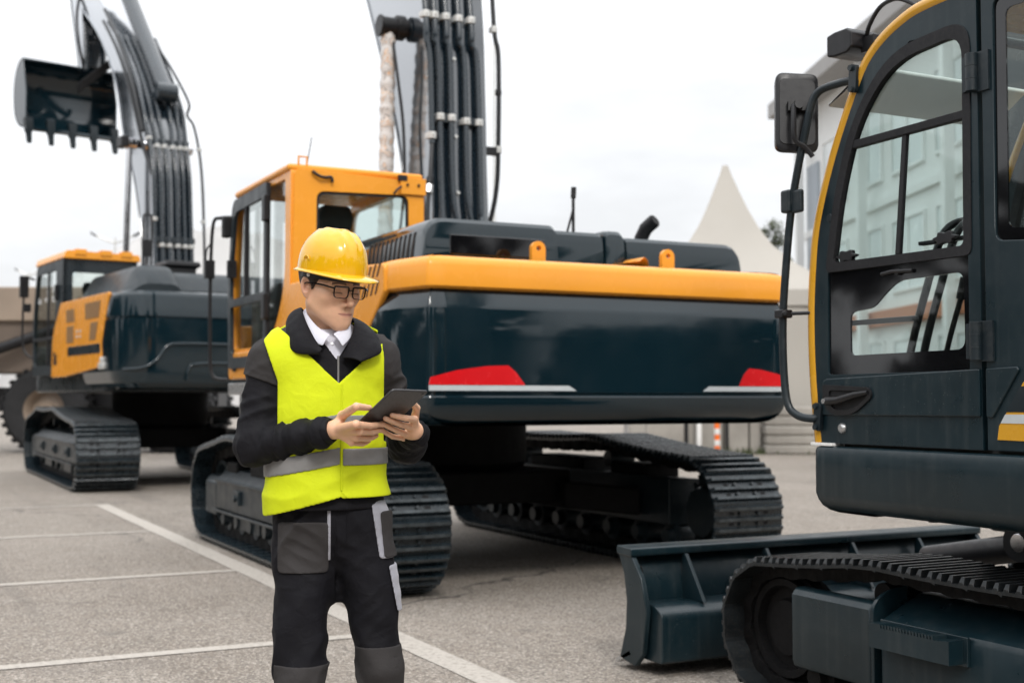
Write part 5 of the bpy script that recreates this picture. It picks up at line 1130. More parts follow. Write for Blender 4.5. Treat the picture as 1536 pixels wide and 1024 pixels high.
def surface(f, lo, hi, h, blk=14, zmap=None):
    """sparse surface nets: coarse test per block, fine samples only near the surface; zmap = own z samples"""
    ax = [np.arange(lo[k], hi[k] + h, h) for k in range(3)]
    if zmap is not None: ax[2] = np.asarray(zmap, float)
    nb = np.array([-(-(len(a) - 1) // blk) for a in ax]); n = nb * blk + 1
    ax = [np.concatenate([a, a[-1] + (a[-1] - a[-2]) * np.arange(1, k - len(a) + 1)]) if k > len(a) else a[:k] for a, k in zip(ax, n)]
    G = np.full(n, 1., np.float32)
    bi = np.stack(np.meshgrid(*[np.arange(k) for k in nb], indexing='ij'), -1).reshape(-1, 3)
    p0 = np.stack([ax[k][bi[:, k] * blk] for k in range(3)], 1); p1 = np.stack([ax[k][(bi[:, k] + 1) * blk] for k in range(3)], 1)
    cen = (p0 + p1) / 2; lim = np.linalg.norm(p1 - p0, axis=1) * .5 * 1.3 + .012
    d0 = np.concatenate([f(c) for c in np.array_split(cen, max(1, len(cen) // 20000))])
    loc = np.stack(np.meshgrid(*[np.arange(blk + 1)] * 3, indexing='ij'), -1).reshape(-1, 3)
    sl_ = [tuple(slice(k * blk, k * blk + blk + 1) for k in b) for b in bi]
    for s, d, l in zip(sl_, d0, lim):
        if d < -l: G[s] = -1.
    for b, s, d, l in zip(bi, sl_, d0, lim):
        if abs(d) <= l:
            i = b * blk + loc
            G[s] = f(np.stack([ax[0][i[:, 0]], ax[1][i[:, 1]], ax[2][i[:, 2]]], 1)).reshape((blk + 1,) * 3)
    S = G < 0
    c8 = [(i, j, k) for i in (0, 1) for j in (0, 1) for k in (0, 1)]
    m = [x - 1 for x in n]
    cnt = np.zeros(m, np.int8)
    for i, j, k in c8: cnt += S[i:i + m[0], j:j + m[1], k:k + m[2]]
    act = np.argwhere((cnt > 0) & (cnt < 8)); idx = np.full(m, -1, np.int32); idx[tuple(act.T)] = np.arange(len(act))
    acc = np.zeros((len(act), 3)); num = np.zeros(len(act))
    vals = {c: G[tuple((act + np.array(c)).T)].astype(float) for c in c8}
    for a in c8:
        for x in range(3):
            if a[x] == 0:
                b = list(a); b[x] = 1; b = tuple(b); va, vb = vals[a], vals[b]; cr = (va < 0) != (vb < 0)
                t = np.where(cr, va / np.where(cr, va - vb, 1), 0); p = np.tile(np.array(a, float), (len(act), 1)); p[:, x] += t
                acc[cr] += p[cr]; num[cr] += 1
    U = act + acc / num[:, None]
    V = np.stack([np.interp(U[:, k], np.arange(n[k]), ax[k]) for k in range(3)], 1)
    F = []
    for x in range(3):
        u, w_ = [(1, 2), (2, 0), (0, 1)][x]
        sl = [slice(None)] * 3; sl2 = [slice(None)] * 3; sl[x] = slice(0, n[x] - 1); sl2[x] = slice(1, n[x])
        e = np.argwhere(S[tuple(sl)] != S[tuple(sl2)]); e = e[(e[:, u] > 0) & (e[:, w_] > 0) & (e[:, u] < m[u]) & (e[:, w_] < m[w_])]
        o = lambda du, dw: idx[tuple((e - np.eye(3, dtype=int)[u] * du - np.eye(3, dtype=int)[w_] * dw).T)]
        q = np.stack([o(1, 1), o(0, 1), o(0, 0), o(1, 0)], 1); fl = ~S[tuple(e.T)]; q[fl] = q[fl][:, ::-1]
        F.append(q)
    F = np.concatenate(F); F = F[(F >= 0).all(1)]
    return V, F
def mesh_obj(name, V, F, m, parent=None, relax=1, fac=.5):
    me = bpy.data.meshes.new(name); me.from_pydata(V.tolist(), [], F.tolist()); me.update()
    bm = bmesh.new(); bm.from_mesh(me)
    for _ in range(relax): bmesh.ops.smooth_vert(bm, verts=bm.verts, factor=fac, use_axis_x=True, use_axis_y=True, use_axis_z=True)
    bmesh.ops.recalc_face_normals(bm, faces=bm.faces); bm.to_mesh(me); bm.free()
    for p in me.polygons: p.use_smooth = True
    me.materials.append(m); o = bpy.data.objects.new(name, me); COL.objects.link(o)
    if parent: o.parent = parent
    return o
def LP(px, py, y):
    s = 494 * 3.85 / (3.85 + y); return V3((px - 490) / s, y, 1.33 + (597 - py) / s)

# tablet pose first, the hands close on it
TL = V3(.185, -.330, 1.352); tu = V3(.68, .73, -.02); tu /= np.linalg.norm(tu); tv = V3(-.585, .546, -.60); tv -= tu * (tu @ tv); tv /= np.linalg.norm(tv)
tb = -np.cross(tu, tv)          # outward normal of the tablet's back
TW, TH = .160, .205
def onback(px, py, off):
    a, b = -.6, .1
    f = lambda y: (LP(px, py, y) - TL) @ tb
    for _ in range(40):
        c = (a + b) / 2
        if f(a) * f(c) <= 0: b = c
        else: a = c
    return LP(px, py, (a + b) / 2) + tb * off

# head frame
HY, HP = R(36), R(12)
HC = V3(.006, -.030, 1.662)
hf = V3(math.sin(HY) * math.cos(HP), -math.cos(HY) * math.cos(HP), -math.sin(HP)); hl = V3(math.cos(HY), math.sin(HY), 0); hu = np.cross(hf, hl)
def hloc(P): q = P - HC; return np.stack([q @ hl, q @ hf, q @ hu], 1)
def hw(a, b, c): return HC + hl * a + hf * b + hu * c
def head_sdf(P):
    q = hloc(P); A = np.abs(q[:, 0]); m = q.copy(); m[:, 0] = A          # mirrored copy for the paired features
    d = ell(q, (0, -.014, .048), (.0745, .096, .088))
    d = smin(d, ell(q, (0, .032, -.010), (.0575, .060, .086)), .03)
    d = smin(d, cap(m, (.046, .004, -.046), (.013, .074, -.094), .021, .0165), .05)
    d = smin(d, sph(q, (0, .0815, -.0985), .0165), .025)
    d = smin(d, ell(m, (.042, .056, -.014), (.020, .024, .017)), .04)
    d = smin(d, cap(m, (.012, .091, .023), (.044, .075, .025), .0070, .0070), .018)
    d = smax(d, -ell(m, (.0330, .104, .004), (.0185, .0165, .0120)), .014)
    d = smin(d, ell(m, (.0330, .0770, .0035), (.0150, .0130, .0125)), .005)
    d = smax(d, -cap(m, (.0215, .0935, .0115), (.045, .0845, .0105), .0010, .0010), .0030)
    d = smax(d, -cap(m, (.0200, .0915, -.0035), (.046, .0835, -.0045), .0010, .0010), .0022)
    nose = smin(cap(q, (0, .0885, .012), (0, .1160, -.0270), .0068, .0080), sph(q, (0, .1175, -.0315), .0086), .010)
    nose = smin(nose, ell(m, (.0118, .1015, -.0355), (.0066, .0095, .0066)), .008)
    d = smin(d, nose, .011)
    d = smax(d, -ell(m, (.0062, .1075, -.0425), (.0034, .0045, .0026)), .003)
    d = smin(d, ell(q, (0, .0795, -.062), (.031, .0160, .022)), .028)
    d = smax(d, -cap(q, (0, .1085, -.0450), (0, .1045, -.055), .0022, .0028), .006)
    d = smin(d, cap(m, (.002, .0935, -.0605), (.0270, .0825, -.0622), .0034, .0018), .005)
    d = smin(d, cap(m, (.002, .0925, -.0698), (.0225, .0838, -.0668), .0040, .0022), .005)
    d = smax(d, -cap(m, (.0, .0972, -.0652), (.0320, .0800, -.0636), .0013, .0011), .0012)
    ca, sa = math.cos(.40), math.sin(.40)
    e = m - np.array([.0765, -.012, -.003]); e = np.stack([e[:, 0] * ca + e[:, 1] * sa, -e[:, 0] * sa + e[:, 1] * ca, e[:, 2]], 1)
    e = np.stack([e[:, 0], e[:, 1] + e[:, 2] * .16 , e[:, 2]], 1)
    wd_ = 1 - np.clip(-e[:, 2] / .034, 0, 1) * .32
    ear = ell(np.stack([e[:, 0], e[:, 1] / wd_, e[:, 2]], 1), (0, 0, 0), (.0078, .0185, .0325))
    ear = smax(ear, -ell(e, (.0085, .0015, .006), (.0092, .0120, .0215)), .0025)
    ear = smin(ear, cap(e, (.0022, -.006, .010), (.0022, -.007, -.008), .0030, .0026), .004)
    ear = smin(ear, cap(e, (.0020, .010, -.005), (.0040, .0085, .001), .0036, .0028), .004)
    ear = smax(ear, -ell(e, (.0075, .0045, -.006), (.0045, .0045, .0065)), .003)
    return smin(d, ear, .006)

# limbs
SHR, ELR, WRR = V3(-.168, .0, 1.440), V3(-.212, -.045, 1.188), LP(503, 644, -.20)
SHL, ELL_, WRL = V3(.158, .035, 1.448), V3(.252, .150, 1.185), LP(622, 646, -.070)
HIPR, KNR, ANR = V3(-.066, .012, .93), V3(-.074, -.022, .50), V3(-.088, .03, .085)
HIPL, KNL, ANL = V3(.098, .022, .93), V3(.168, -.002, .52), V3(.198, .055, .085)
TY = R(9); tc_, ts_ = math.cos(TY), math.sin(TY)
def tor(P, g):
    x, y = P[:, 0], P[:, 1]; q = np.stack([x * tc_ + y * ts_, -x * ts_ + y * tc_, P[:, 2]], 1)
    m = q.copy(); m[:, 0] = np.abs(q[:, 0])
    d = ell(q, (0, .012, 1.335), (.147, .100, .205))
    d = smin(d, ell(q, (0, .008, 1.12), (.138, .097, .21)), .08)
    d = smin(d, ell(q, (.008, .012, .97), (.152, .107, .14)), .08)
    d = smin(d, cap(m, (0, .008, 1.455), (.140, .010, 1.438), .055, .052), .05)
    d = smin(d, cap(m, (.03, .018, 1.525), (.11, .012, 1.475), .030, .034), .04)
    return d - g
def mk_hand(wrist, knuckles, mids, tips, thumb, rs):
    el = []
    for k, m_, t, r_ in zip(knuckles, mids, tips, rs):
        el.append((wrist, k, .0150, r_ * 1.22, .018)); dist = m_ + (t - m_) * .52 + (m_ - k) * .02
        el.append((k, m_, r_ * 1.12, r_ * 1.0, .007)); el.append((m_, dist, r_ * 1.0, r_ * .93, .004)); el.append((dist, t, r_ * .93, r_ * .78, .003))
    b, m_, t = thumb
    el.append((wrist, b, .0145, .0135, .018)); el.append((b, m_, .0135, .0108, .010)); el.append((m_, t, .0108, .0085, .005))
    return el
kn = [onback(x, y, o) for x, y, o in ((527, 623, .030), (531, 632, .034), (528, 642, .034), (521, 651, .030))]
HR = mk_hand(WRR, kn, [onback(x, y, o) for x, y, o in ((549, 627, .027), (552, 636, .028), (548, 646, .027), (538, 655, .025))],
             [onback(x, y, o) for x, y, o in ((569, 633, .0085), (569, 641, .0085), (563, 650, .008), (552, 658, .008))],
             (LP(514, 623, -.205), onback(536, 612, -.006), onback(558, 619, -.0175)), (.0092, .0094, .0088, .0078))
kl = [onback(x, y, o) for x, y, o in ((619, 624, .012), (616, 635, .016), (609, 646, .018), (603, 651, .015))]
HL = mk_hand(WRL, kl, [onback(x, y, o) for x, y, o in ((605, 619, .020), (597, 628, .021), (591, 637, .021), (585, 647, .019))],
             [onback(x, y, o) for x, y, o in ((586, 619, .0085), (576, 624, .0085), (572, 632, .0085), (570, 641, .008))],
             (onback(624, 637, -.012), onback(630, 620, -.020), onback(619, 607, -.0175)), (.0092, .0094, .0088, .0078))
def hand_sdf(P, els):
    pal = fin = None
    for a, b, ra, rb, k in els:
        d = cap(P, a, b, ra, rb)
        if k >= .015: pal = d if pal is None else smin(pal, d, .012)
        else: fin = d if fin is None else smin(fin, d, .0022)
    return smin(pal, fin, .006)
HRc, HLc = np.mean([e[1] for e in HR], 0), np.mean([e[1] for e in HL], 0)
def body_sdf(P):
    c = P.mean(0); rad = np.max(np.linalg.norm(P - c, axis=1)) if len(P) < 9000 else 9
    def near(p, r_): return rad > 5 or np.linalg.norm(c - p) < r_ + rad + .06
    d = np.full(len(P), .5)
    if near(V3(0, 0, 1.2), .45): d = np.minimum(d, np.maximum(tor(P, -.010) + .03 * np.clip((1.12 - P[:, 2]) * 8, 0, 1), -1))
    if near(V3(0, 0, 1.53), .14): d = smin(d, cap(P, (0, .022, 1.47), HC + hf * -.022 + hu * -.05, .055, .052), .03)
    if near(HC, .20): d = smin(d, head_sdf(P), .022)
    for a, b, c_, r0, r1, r2 in ((SHR, ELR, WRR, .048, .038, .026), (SHL, ELL_, WRL, .048, .038, .026), (HIPR, KNR, ANR, .060, .046, .034), (HIPL, KNL, ANL, .060, .046, .034)):
        if near((a + b) / 2, .30): d = smin(d, cap(P, a, b, r0, r1), .02)
        if near((b + c_) / 2, .32): d = smin(d, cap(P, b, c_, r1, r2), .02)
    for c_ in (ANR, ANL):
        if near(c_, .25): d = smin(d, cap(P, c_ - V3(0, 0, .03), c_ + V3(.03, -.14, -.045), .035, .028), .02)
    if near(HRc, .13): d = smin(d, hand_sdf(P, HR), .012)
    if near(HLc, .13): d = smin(d, hand_sdf(P, HL), .012)
    return d

# ------------------------------------------------------------------ skin, cloth and kit materials
def skin():
    m, nt, b, out = nodes_of('skin'); N, L = nt.nodes.new, nt.links.new
    at_ = N('ShaderNodeAttribute'); at_.attribute_name = 'tone'
    tc = N('ShaderNodeTexCoord'); n = N('ShaderNodeTexNoise'); n.inputs['Scale'].default_value = 60; n.inputs['Detail'].default_value = 6; L(tc.outputs['Object'], n.inputs['Vector'])
    r_ = N('ShaderNodeMapRange'); r_.inputs[3].default_value = .88; r_.inputs[4].default_value = 1.12; L(n.outputs['Fac'], r_.inputs[0])
    s = N('ShaderNodeVectorMath'); s.operation = 'SCALE'; L(at_.outputs['Color'], s.inputs[0]); L(r_.outputs[0], s.inputs['Scale']); L(s.outputs[0], b.inputs['Base Color'])
    b.inputs['Roughness'].default_value = .48; b.inputs['Subsurface Weight'].default_value = .15; b.inputs['Subsurface Radius'].default_value = (.010, .004, .002); b.inputs['Subsurface Scale'].default_value = .6
    n2 = N('ShaderNodeTexNoise'); n2.inputs['Scale'].default_value = 420; L(tc.outputs['Object'], n2.inputs['Vector'])
    bp = N('ShaderNodeBump'); bp.inputs['Strength'].default_value = .10; bp.inputs['Distance'].default_value = .002; L(n2.outputs['Fac'], bp.inputs['Height']); L(bp.outputs[0], b.inputs['Normal'])
    return m
def cloth(name, col, rough=.85, var=.15, weave=900, bs=.35, sheen=.2, crease=5., sp=.16):
    m = mat(name, col, rough, var=var, vscale=7., sheen=sheen, spec=sp); nt = m.node_tree; N, L = nt.nodes.new, nt.links.new; b = nt.nodes['Principled BSDF']
    tc = N('ShaderNodeTexCoord'); w_ = N('ShaderNodeTexNoise'); w_.inputs['Scale'].default_value = weave; w_.inputs['Detail'].default_value = 2; L(tc.outputs['Object'], w_.inputs['Vector'])
    n = N('ShaderNodeTexNoise'); n.inputs['Scale'].default_value = 26; n.inputs['Detail'].default_value = 5; n.inputs['Distortion'].default_value = 1.2; L(tc.outputs['Object'], n.inputs['Vector'])
    ad = N('ShaderNodeMath'); ad.operation = 'MULTIPLY_ADD'; ad.inputs[1].default_value = 4.; L(n.outputs['Fac'], ad.inputs[0]); L(w_.outputs['Fac'], ad.inputs[2])
    rg = N('ShaderNodeTexNoise'); rg.noise_type = 'RIDGED_MULTIFRACTAL'; rg.inputs['Scale'].default_value = 9.; rg.inputs['Detail'].default_value = 3; rg.inputs['Distortion'].default_value = .8
    mp = N('ShaderNodeMapping'); mp.inputs['Scale'].default_value = (1, 1, 1.9); mp.inputs['Rotation'].default_value = (.3, .5, .2); L(tc.outputs['Object'], mp.inputs[0]); L(mp.outputs[0], rg.inputs['Vector'])
    a2 = N('ShaderNodeMath'); a2.operation = 'MULTIPLY_ADD'; a2.inputs[1].default_value = crease; L(rg.outputs['Fac'], a2.inputs[0]); L(ad.outputs[0], a2.inputs[2])
    bp = N('ShaderNodeBump'); bp.inputs['Strength'].default_value = bs; bp.inputs['Distance'].default_value = .0022; L(a2.outputs[0], bp.inputs['Height']); L(bp.outputs[0], b.inputs['Normal'])
    return m
M['skin'] = skin()
M['jacket'] = cloth('black_workwear', (.0058, .0055, .0078), .72, sheen=.0, crease=6., bs=.4, sp=.22)
M['trouser'] = cloth('black_trouser_twill', (.0055, .0053, .0078), .74, sheen=.0, crease=6., bs=.4, sp=.22)
M['charcoal'] = cloth('charcoal_workwear', (.042, .039, .039), .85, sheen=.0)
M['lining'] = cloth('light_grey_lining', (.33, .33, .37), .8)
M['hivis'] = cloth('fluorescent_yellow', (.62, .70, .014), .7, sheen=0., var=.05, weave=700, bs=.30, crease=2.5)
M['reflective'] = cloth('grey_reflective_tape', (.22, .215, .21), .42, var=.12, weave=1500, bs=.2, sheen=0., crease=1.5)
M['shirt'] = cloth('white_shirting', (.66, .66, .73), .8, sheen=0., var=.04, weave=1200, bs=.15, crease=1.)
M['helmet'] = mat('yellow_helmet_shell', (.76, .42, .006), .16, coat=.4, var=.04, vscale=5., bump=.012, bscale=40, dust=.02)
M['hair'] = mat('dark_brown_hair', (.030, .018, .011), .5, var=.4, vscale=60., bump=.6, bscale=400)
M['frame'] = mat('black_acetate', (.007, .007, .009), .22, coat=.3, var=.1, vscale=30.)
M['tablet'] = mat('dark_grey_aluminium', (.060, .058, .060), .42, metal=.45, var=.06, vscale=30.)
M['boot'] = mat('black_leather', (.016, .014, .013), .5, var=.25, vscale=20., bump=.15, bscale=200)
M['button'] = mat('pearl_button', (.7, .7, .72), .3, var=.05, vscale=60.)

zs = np.concatenate([np.arange(.0, 1.15, .011), np.arange(1.15, 1.52, .0024), np.arange(1.5218, 1.80, .0018)])
V, F = surface(body_sdf, (-.32, -.40, .0), (.34, .18, 1.80), .0020, 16, zs)
man = mesh_obj('person', V, F, M['skin'], None, 1, .22)
man.location = (1.246, 3.686, 0); man.rotation_euler = (0, 0, R(-18.7))
tag(man, 'man in yellow helmet, glasses, fluorescent vest and black workwear, looking down at a tablet', 'person')
# skin tones: lips, brows, ears, knuckles, a shaved chin; painted shade in mouth line and nostrils
vv = np.array([v.co[:] for v in man.data.vertices]); q = hloc(vv); A = np.abs(q[:, 0]); near_head = np.linalg.norm(vv - HC, axis=1) < .17
base = np.tile(np.array([.76, .445, .285]), (len(vv), 1))
def blend(mask, col): global base; base = base * (1 - mask[:, None]) + np.array(col) * mask[:, None]
def g_(c, s): return np.exp(-np.sum(((np.stack([A, q[:, 1], q[:, 2]], 1) - np.array(c)) / np.array(s)) ** 2, 1)) * near_head
blend(np.clip(g_((.040, .06, -.025), (.022, .05, .022)) * .35, 0, 1), (.56, .27, .19))
blend(np.clip(g_((.080, -.012, -.004), (.014, .03, .035)) * .5, 0, 1), (.56, .25, .18))
blend(np.clip(g_((.0, .115, -.034), (.015, .02, .015)) * .35, 0, 1), (.55, .27, .19))
blend(np.clip(g_((.0, .075, -.090), (.05, .05, .030)) * .22, 0, 1), (.50, .32, .24))
mc = -.0652 + .0016 * (A / .0265) ** 2; mt = np.clip(1 - (A / .0270) ** 2, 0, 1); front = near_head * (q[:, 1] > .055); dc = q[:, 2] - mc
hU = .0062 * mt ** .7 * (1 - .22 * np.exp(-(A / .004) ** 2)); hL = .0080 * mt ** .8
blend(np.clip((hU - dc) / .0016, 0, 1) * (dc > -.0005) * (mt > 0) * front * .75, (.50, .20, .165))
blend(np.clip((hL + dc) / .0018, 0, 1) * (dc <= 0) * (mt > 0) * front * .70, (.56, .25, .205))
blend(np.clip(1 - np.abs(dc) / .0021, 0, 1) * np.clip(mt * 5, 0, 1) * front * .95, (.16, .055, .045))  # shade in the crease between the lips, painted dark
blend(np.exp(-((dc + .0125) / .0035) ** 2 - (A / .012) ** 2) * front * .30, (.46, .26, .18))  # darker tone in the hollow under the lower lip
blend(g_((.0070, .108, -.0430), (.0045, .012, .0028)) * .75, (.22, .09, .065))  # nostril shadow painted into the skin
brow = np.clip((1 - np.abs((q[:, 2] - (.0275 - 10 * (A - .028) ** 2)) / .0048)) * 2, 0, 1) * (A > .012) * (A < .051) * (q[:, 1] > .05) * near_head; blend(brow * .8, (.06, .036, .024))
lash = np.clip(1 - np.abs((q[:, 2] - (-.0020 - 6 * (A - .032) ** 2)) / .0030), 0, 1) * (A > .016) * (A < .048) * (q[:, 1] > .05) * near_head; blend(lash * .95, (.025, .016, .012))
for cc in (HR, HL):
    for e in cc:
        if e[4] == .003: blend(np.exp(-(np.linalg.norm(vv - (e[1] + V3(0, -.005, .003)), axis=1) / .0045) ** 2) * .5, (.80, .56, .46))
        if e[4] in (.007, .004): blend(np.exp(-(np.linalg.norm(vv - e[1], axis=1) / .009) ** 2) * .28, (.52, .23, .16))
ca_ = man.data.color_attributes.new('tone', 'FLOAT_COLOR', 'POINT')
ca_.data.foreach_set('color', np.concatenate([base, np.ones((len(vv), 1))], 1).astype(np.float32).ravel())

# ------------------------------------------------------------------ clothes
def arm_r(P, g=0.): return smin(cap(P, SHR, ELR, .064 + g, .058 + g), cap(P, ELR, WRR + (ELR - WRR) * .17, .058 + g, .050 + g), .03)
def arm_l(P, g=0.): return smin(cap(P, SHL, ELL_, .064 + g, .058 + g), cap(P, ELL_, WRL + (ELL_ - WRL) * .20, .058 + g, .052 + g), .03)
def seg_fold(P, a, b, along, amp, seed, around=8., tilt=1.):
    """irregular creases running round a sleeve or leg"""
    ab = b - a; ax_ = ab / np.linalg.norm(ab); t = (P - a) @ ax_; q = P - a - t[:, None] * ax_
    w_ = vnoise(P * 11 + seed) * .030 + (q[:, 0] * .35 - q[:, 1] * .25) * tilt
    n1 = vnoise(np.stack([(t + w_) * along, q[:, 0] * around + seed, q[:, 1] * around - seed], 1))
    n2 = vnoise(np.stack([(t - w_ * .6) * along * 1.9 + 9, q[:, 0] * around * 1.4, q[:, 2] * around * 1.4 + seed], 1))
    return amp * (np.abs(n1) * 1.7 - .5 + .5 * np.abs(n2))
def jacket_sdf(P):
    d = tor(P, .019)
    f1 = seg_fold(P, SHR, ELR, 24, .012, 1.2) ; f2 = seg_fold(P, ELR, WRR, 27, .0125, 7.4); f3 = seg_fold(P, SHL, ELL_, 24, .012, 3.3); f4 = seg_fold(P, ELL_, WRL, 27, .012, 9.6)
    r_ = smin(cap(P, SHR, ELR, .062, .055) + f1, cap(P, ELR, WRR + (ELR - WRR) * .17, .057, .045) + f2, .03)
    l_ = smin(cap(P, SHL, ELL_, .062, .055) + f3, cap(P, ELL_, WRL + (ELL_ - WRL) * .20, .056, .045) + f4, .03)
    d = smin(smin(d, r_, .03), l_, .03)
    d = d - .0032 * folds(P, 9, 9, 6)
    x, y, z = P.T
    vn = np.where(x > .03, .62, .70) * (z - 1.443) - np.abs(x - .03)
    d = np.maximum(d, np.where((y < .0), np.minimum(vn, .05), -1))
    d = np.maximum(d, -cap(P, (0, .02, 1.40), (-.002, .0, 1.64), .058, .066))
    d = np.maximum(d, 1.0 - z)
    return np.maximum(d, -(d + .014))
def jhollow(P): return jacket_sdf(P)
V, F = surface(jhollow, (-.33, -.32, .96), (.36, .20, 1.60), .0044)
jk = mesh_obj('jacket', V, F, M['jacket'], man, 1)
def part(name, f, lo, hi, h, m, parent=man, relax=1):
    V, F = surface(f, lo, hi, h); return mesh_obj(name, V, F, m, parent, relax)
def cuff(w_, e, r_, lead=-.010):
    ax = (e - w_) / np.linalg.norm(e - w_); a, b = w_ - ax * lead, w_ + ax * .072
    mb = MB(); mb.tube([Vector(a + (b - a) * t) for t in np.linspace(0, 1, 9)], [r_ * k for k in (.90, 1.0, 1.02, 1.03, 1.04, 1.06, 1.08, 1.10, 1.1)], 28)
    mb.build('cuff', M['jacket'], jk, smooth=60)
cuff(WRR, ELR, .0375); cuff(WRL, ELL_, .0375, -.010)
def yoke(P):
    d = jacket_sdf(P); x, y, z = P.T
    return np.maximum(np.maximum(d - .0058, -(d + .004)), np.maximum(1.385 + .35 * np.clip(-x - .2, -1, 1) - z, np.abs(x) * -1 + .10))
part('shoulder_patch', yoke, (-.30, -.14, 1.34), (-.08, .16, 1.54), .0040, M['charcoal'], jk, 1)
part('shoulder_patch', yoke, (.08, -.14, 1.34), (.30, .16, 1.54), .0040, M['charcoal'], jk, 1)
# vest
def hem(x): return np.where(x < .045, .985 + (x + .16) * .27, 1.036 + .0 * x)
def vest_solid(P, g): return tor(P, g) - .0045 * folds(np.stack([P[:, 0] + P[:, 2] * .5, P[:, 1], P[:, 2] - P[:, 0] * .45], 1), 5.5, 4, 8) * np.clip(1.48 - P[:, 2], .12, .45) * 2.2 - .0010 * vnoise(P * 34)
def vest_cut(P):
    x, y, z = P.T
    c = np.maximum(hem(np.clip(x, -.25, .25)) - z, -9)
    hole_r = .058 - np.minimum(cap(P, SHR + V3(-.045, 0, .06), SHR * .5 + ELR * .5 + V3(-.012, 0, 0), 0, 0), 1)
    hole_l = .056 - np.minimum(cap(P, SHL + V3(.045, 0, .06), SHL * .5 + ELL_ * .5 + V3(.018, 0, 0), 0, 0), 1)
    c = np.maximum(c, np.maximum(hole_r, hole_l))
    up_ = z > 1.20
    c = np.maximum(c, np.where(up_, np.maximum(-.143 - .36 * np.maximum(z - 1.38, 0) - x, x - .172 + .12 * np.maximum(z - 1.45, 0)), -1))
    v = np.where(x > .036, 1.0 * (z - 1.374) - (x - .036) * .95, 1.0 * (z - 1.374) - (.036 - x) * .95)
    c = np.maximum(c, np.where(y < .02, np.minimum(v, .04), -1))
    return np.maximum(c, .092 - np.hypot(x, y - .02) - np.where(z > 1.40, 0, 1))
def vest_sdf(P):
    x, y, z = P.T; flap = np.where((x > .045) & (y < 0) & (np.maximum(.075 - x, 0) ** 2 + np.maximum(1.066 - z, 0) ** 2 < .03 ** 2 + 0 * x), .004, 0.)
    d = vest_solid(P, .036 + flap)
    return np.maximum(np.maximum(d, -(d + .007)), vest_cut(P))
vest = part('safety_vest', vest_sdf, (-.26, -.20, .94), (.27, .20, 1.58), .0038, M['hivis'], man, 1)
def band_z(x): return np.where(x < .045, 1.118 + (x + .19) * .185, 1.157 + 0 * x)
def tape(off, lo_, hi_):
    def f(P):
        x, y, z = P.T; fl = np.where((x > .045) & (y < 0), .004, 0.); d = vest_solid(P, .0402 + fl); zc = band_z(np.clip(x, -.3, .3)) + off
        return np.maximum(np.maximum(np.maximum(d, -(d + .0065)), np.abs(z - zc) - .0255), np.where(y < 0, .004 - np.abs(x - .045), -1))
    return f
part('reflective_strip', tape(0, 0, 0), (-.26, -.20, 1.04), (.27, .20, 1.22), .0036, M['reflective'], vest, 1)
part('reflective_strip', tape(.098, 0, 0), (-.26, -.20, 1.16), (.27, .20, 1.34), .0036, M['reflective'], vest, 1)
q_ = MB()
for sx, z0, z1 in ((.045, 1.06, 1.372),):
    pts = []
    for z in np.linspace(z0, z1, 24):
        ys = np.linspace(-.22, -.02, 400); dd = vest_solid(np.stack([np.full(400, sx), ys, np.full(400, z)], 1), .038); k = np.argmax(dd < 0); pts.append((sx, ys[k] - .001, z))
    q_.tube(pts, .0028, 8)
q_.build('vest_seam', M['hivis'], vest, smooth=60)
# shirt
def shirt_sdf(P):
    d = tor(P, .016); x, y, z = P.T
    d = smin(d, cap(P, (0, .022, 1.48), (0, .006, 1.555), .060, .060), .03)
    d = np.maximum(d, -cap(P, (0, .022, 1.47), HC + hf * -.022 + hu * -.05, .0565, .054))
    d = np.maximum(np.maximum(d, 1.30 - z), z - 1.555 + np.clip(-y * .35, -.1, .1))
    return np.maximum(d, -(d + .012))
sh = part('shirt', shirt_sdf, (-.19, -.15, 1.28), (.19, .16, 1.59), .004, M['shirt'], man, 1)
def wings(name, sts, m, parent, thick, bulge=.006):
    """collar: rows from the fold line (inner) to the free edge (outer)"""
    inn = smooth_path([s[0] for s in sts], 6); out = smooth_path([s[1] for s in sts], 6); rows = 6; mb = MB(); n = len(inn); vs = []
    for a, b in zip(inn, out):
        for k in range(rows):
            u = k / (rows - 1); p = a.lerp(b, u); nrm = Vector((p.x, p.y - .02, .06)).normalized(); vs.append(p + nrm * bulge * math.sin(u * math.pi) * 1.4)
    mb.add(vs, [(i * rows + k, (i + 1) * rows + k, (i + 1) * rows + k + 1, i * rows + k + 1) for i in range(n - 1) for k in range(rows - 1)])
    o = mb.build(name, m, parent, smooth=180)
    s = o.modifiers.new('thickness', 'SOLIDIFY'); s.thickness = thick; s.offset = 0
    s = o.modifiers.new('soft', 'SUBSURF'); s.levels = 1; s.render_levels = 1
    return o
wings('collar', [((.018, -.098, 1.520), (.046, -.114, 1.482)), ((.044, -.070, 1.540), (.068, -.085, 1.508)), ((.056, -.025, 1.560), (.072, -.030, 1.535)), ((.050, .045, 1.580), (.068, .055, 1.550)), ((0, .075, 1.592), (0, .092, 1.560)),
      ((-.052, .045, 1.600), (-.070, .055, 1.565)), ((-.062, .005, 1.602), (-.078, .0, 1.566)), ((-.055, -.035, 1.578), (-.072, -.045, 1.540)), ((-.026, -.078, 1.542), (-.046, -.094, 1.500)), ((.010, -.100, 1.518), (-.012, -.116, 1.484))], M['shirt'], sh, .0035, .004)
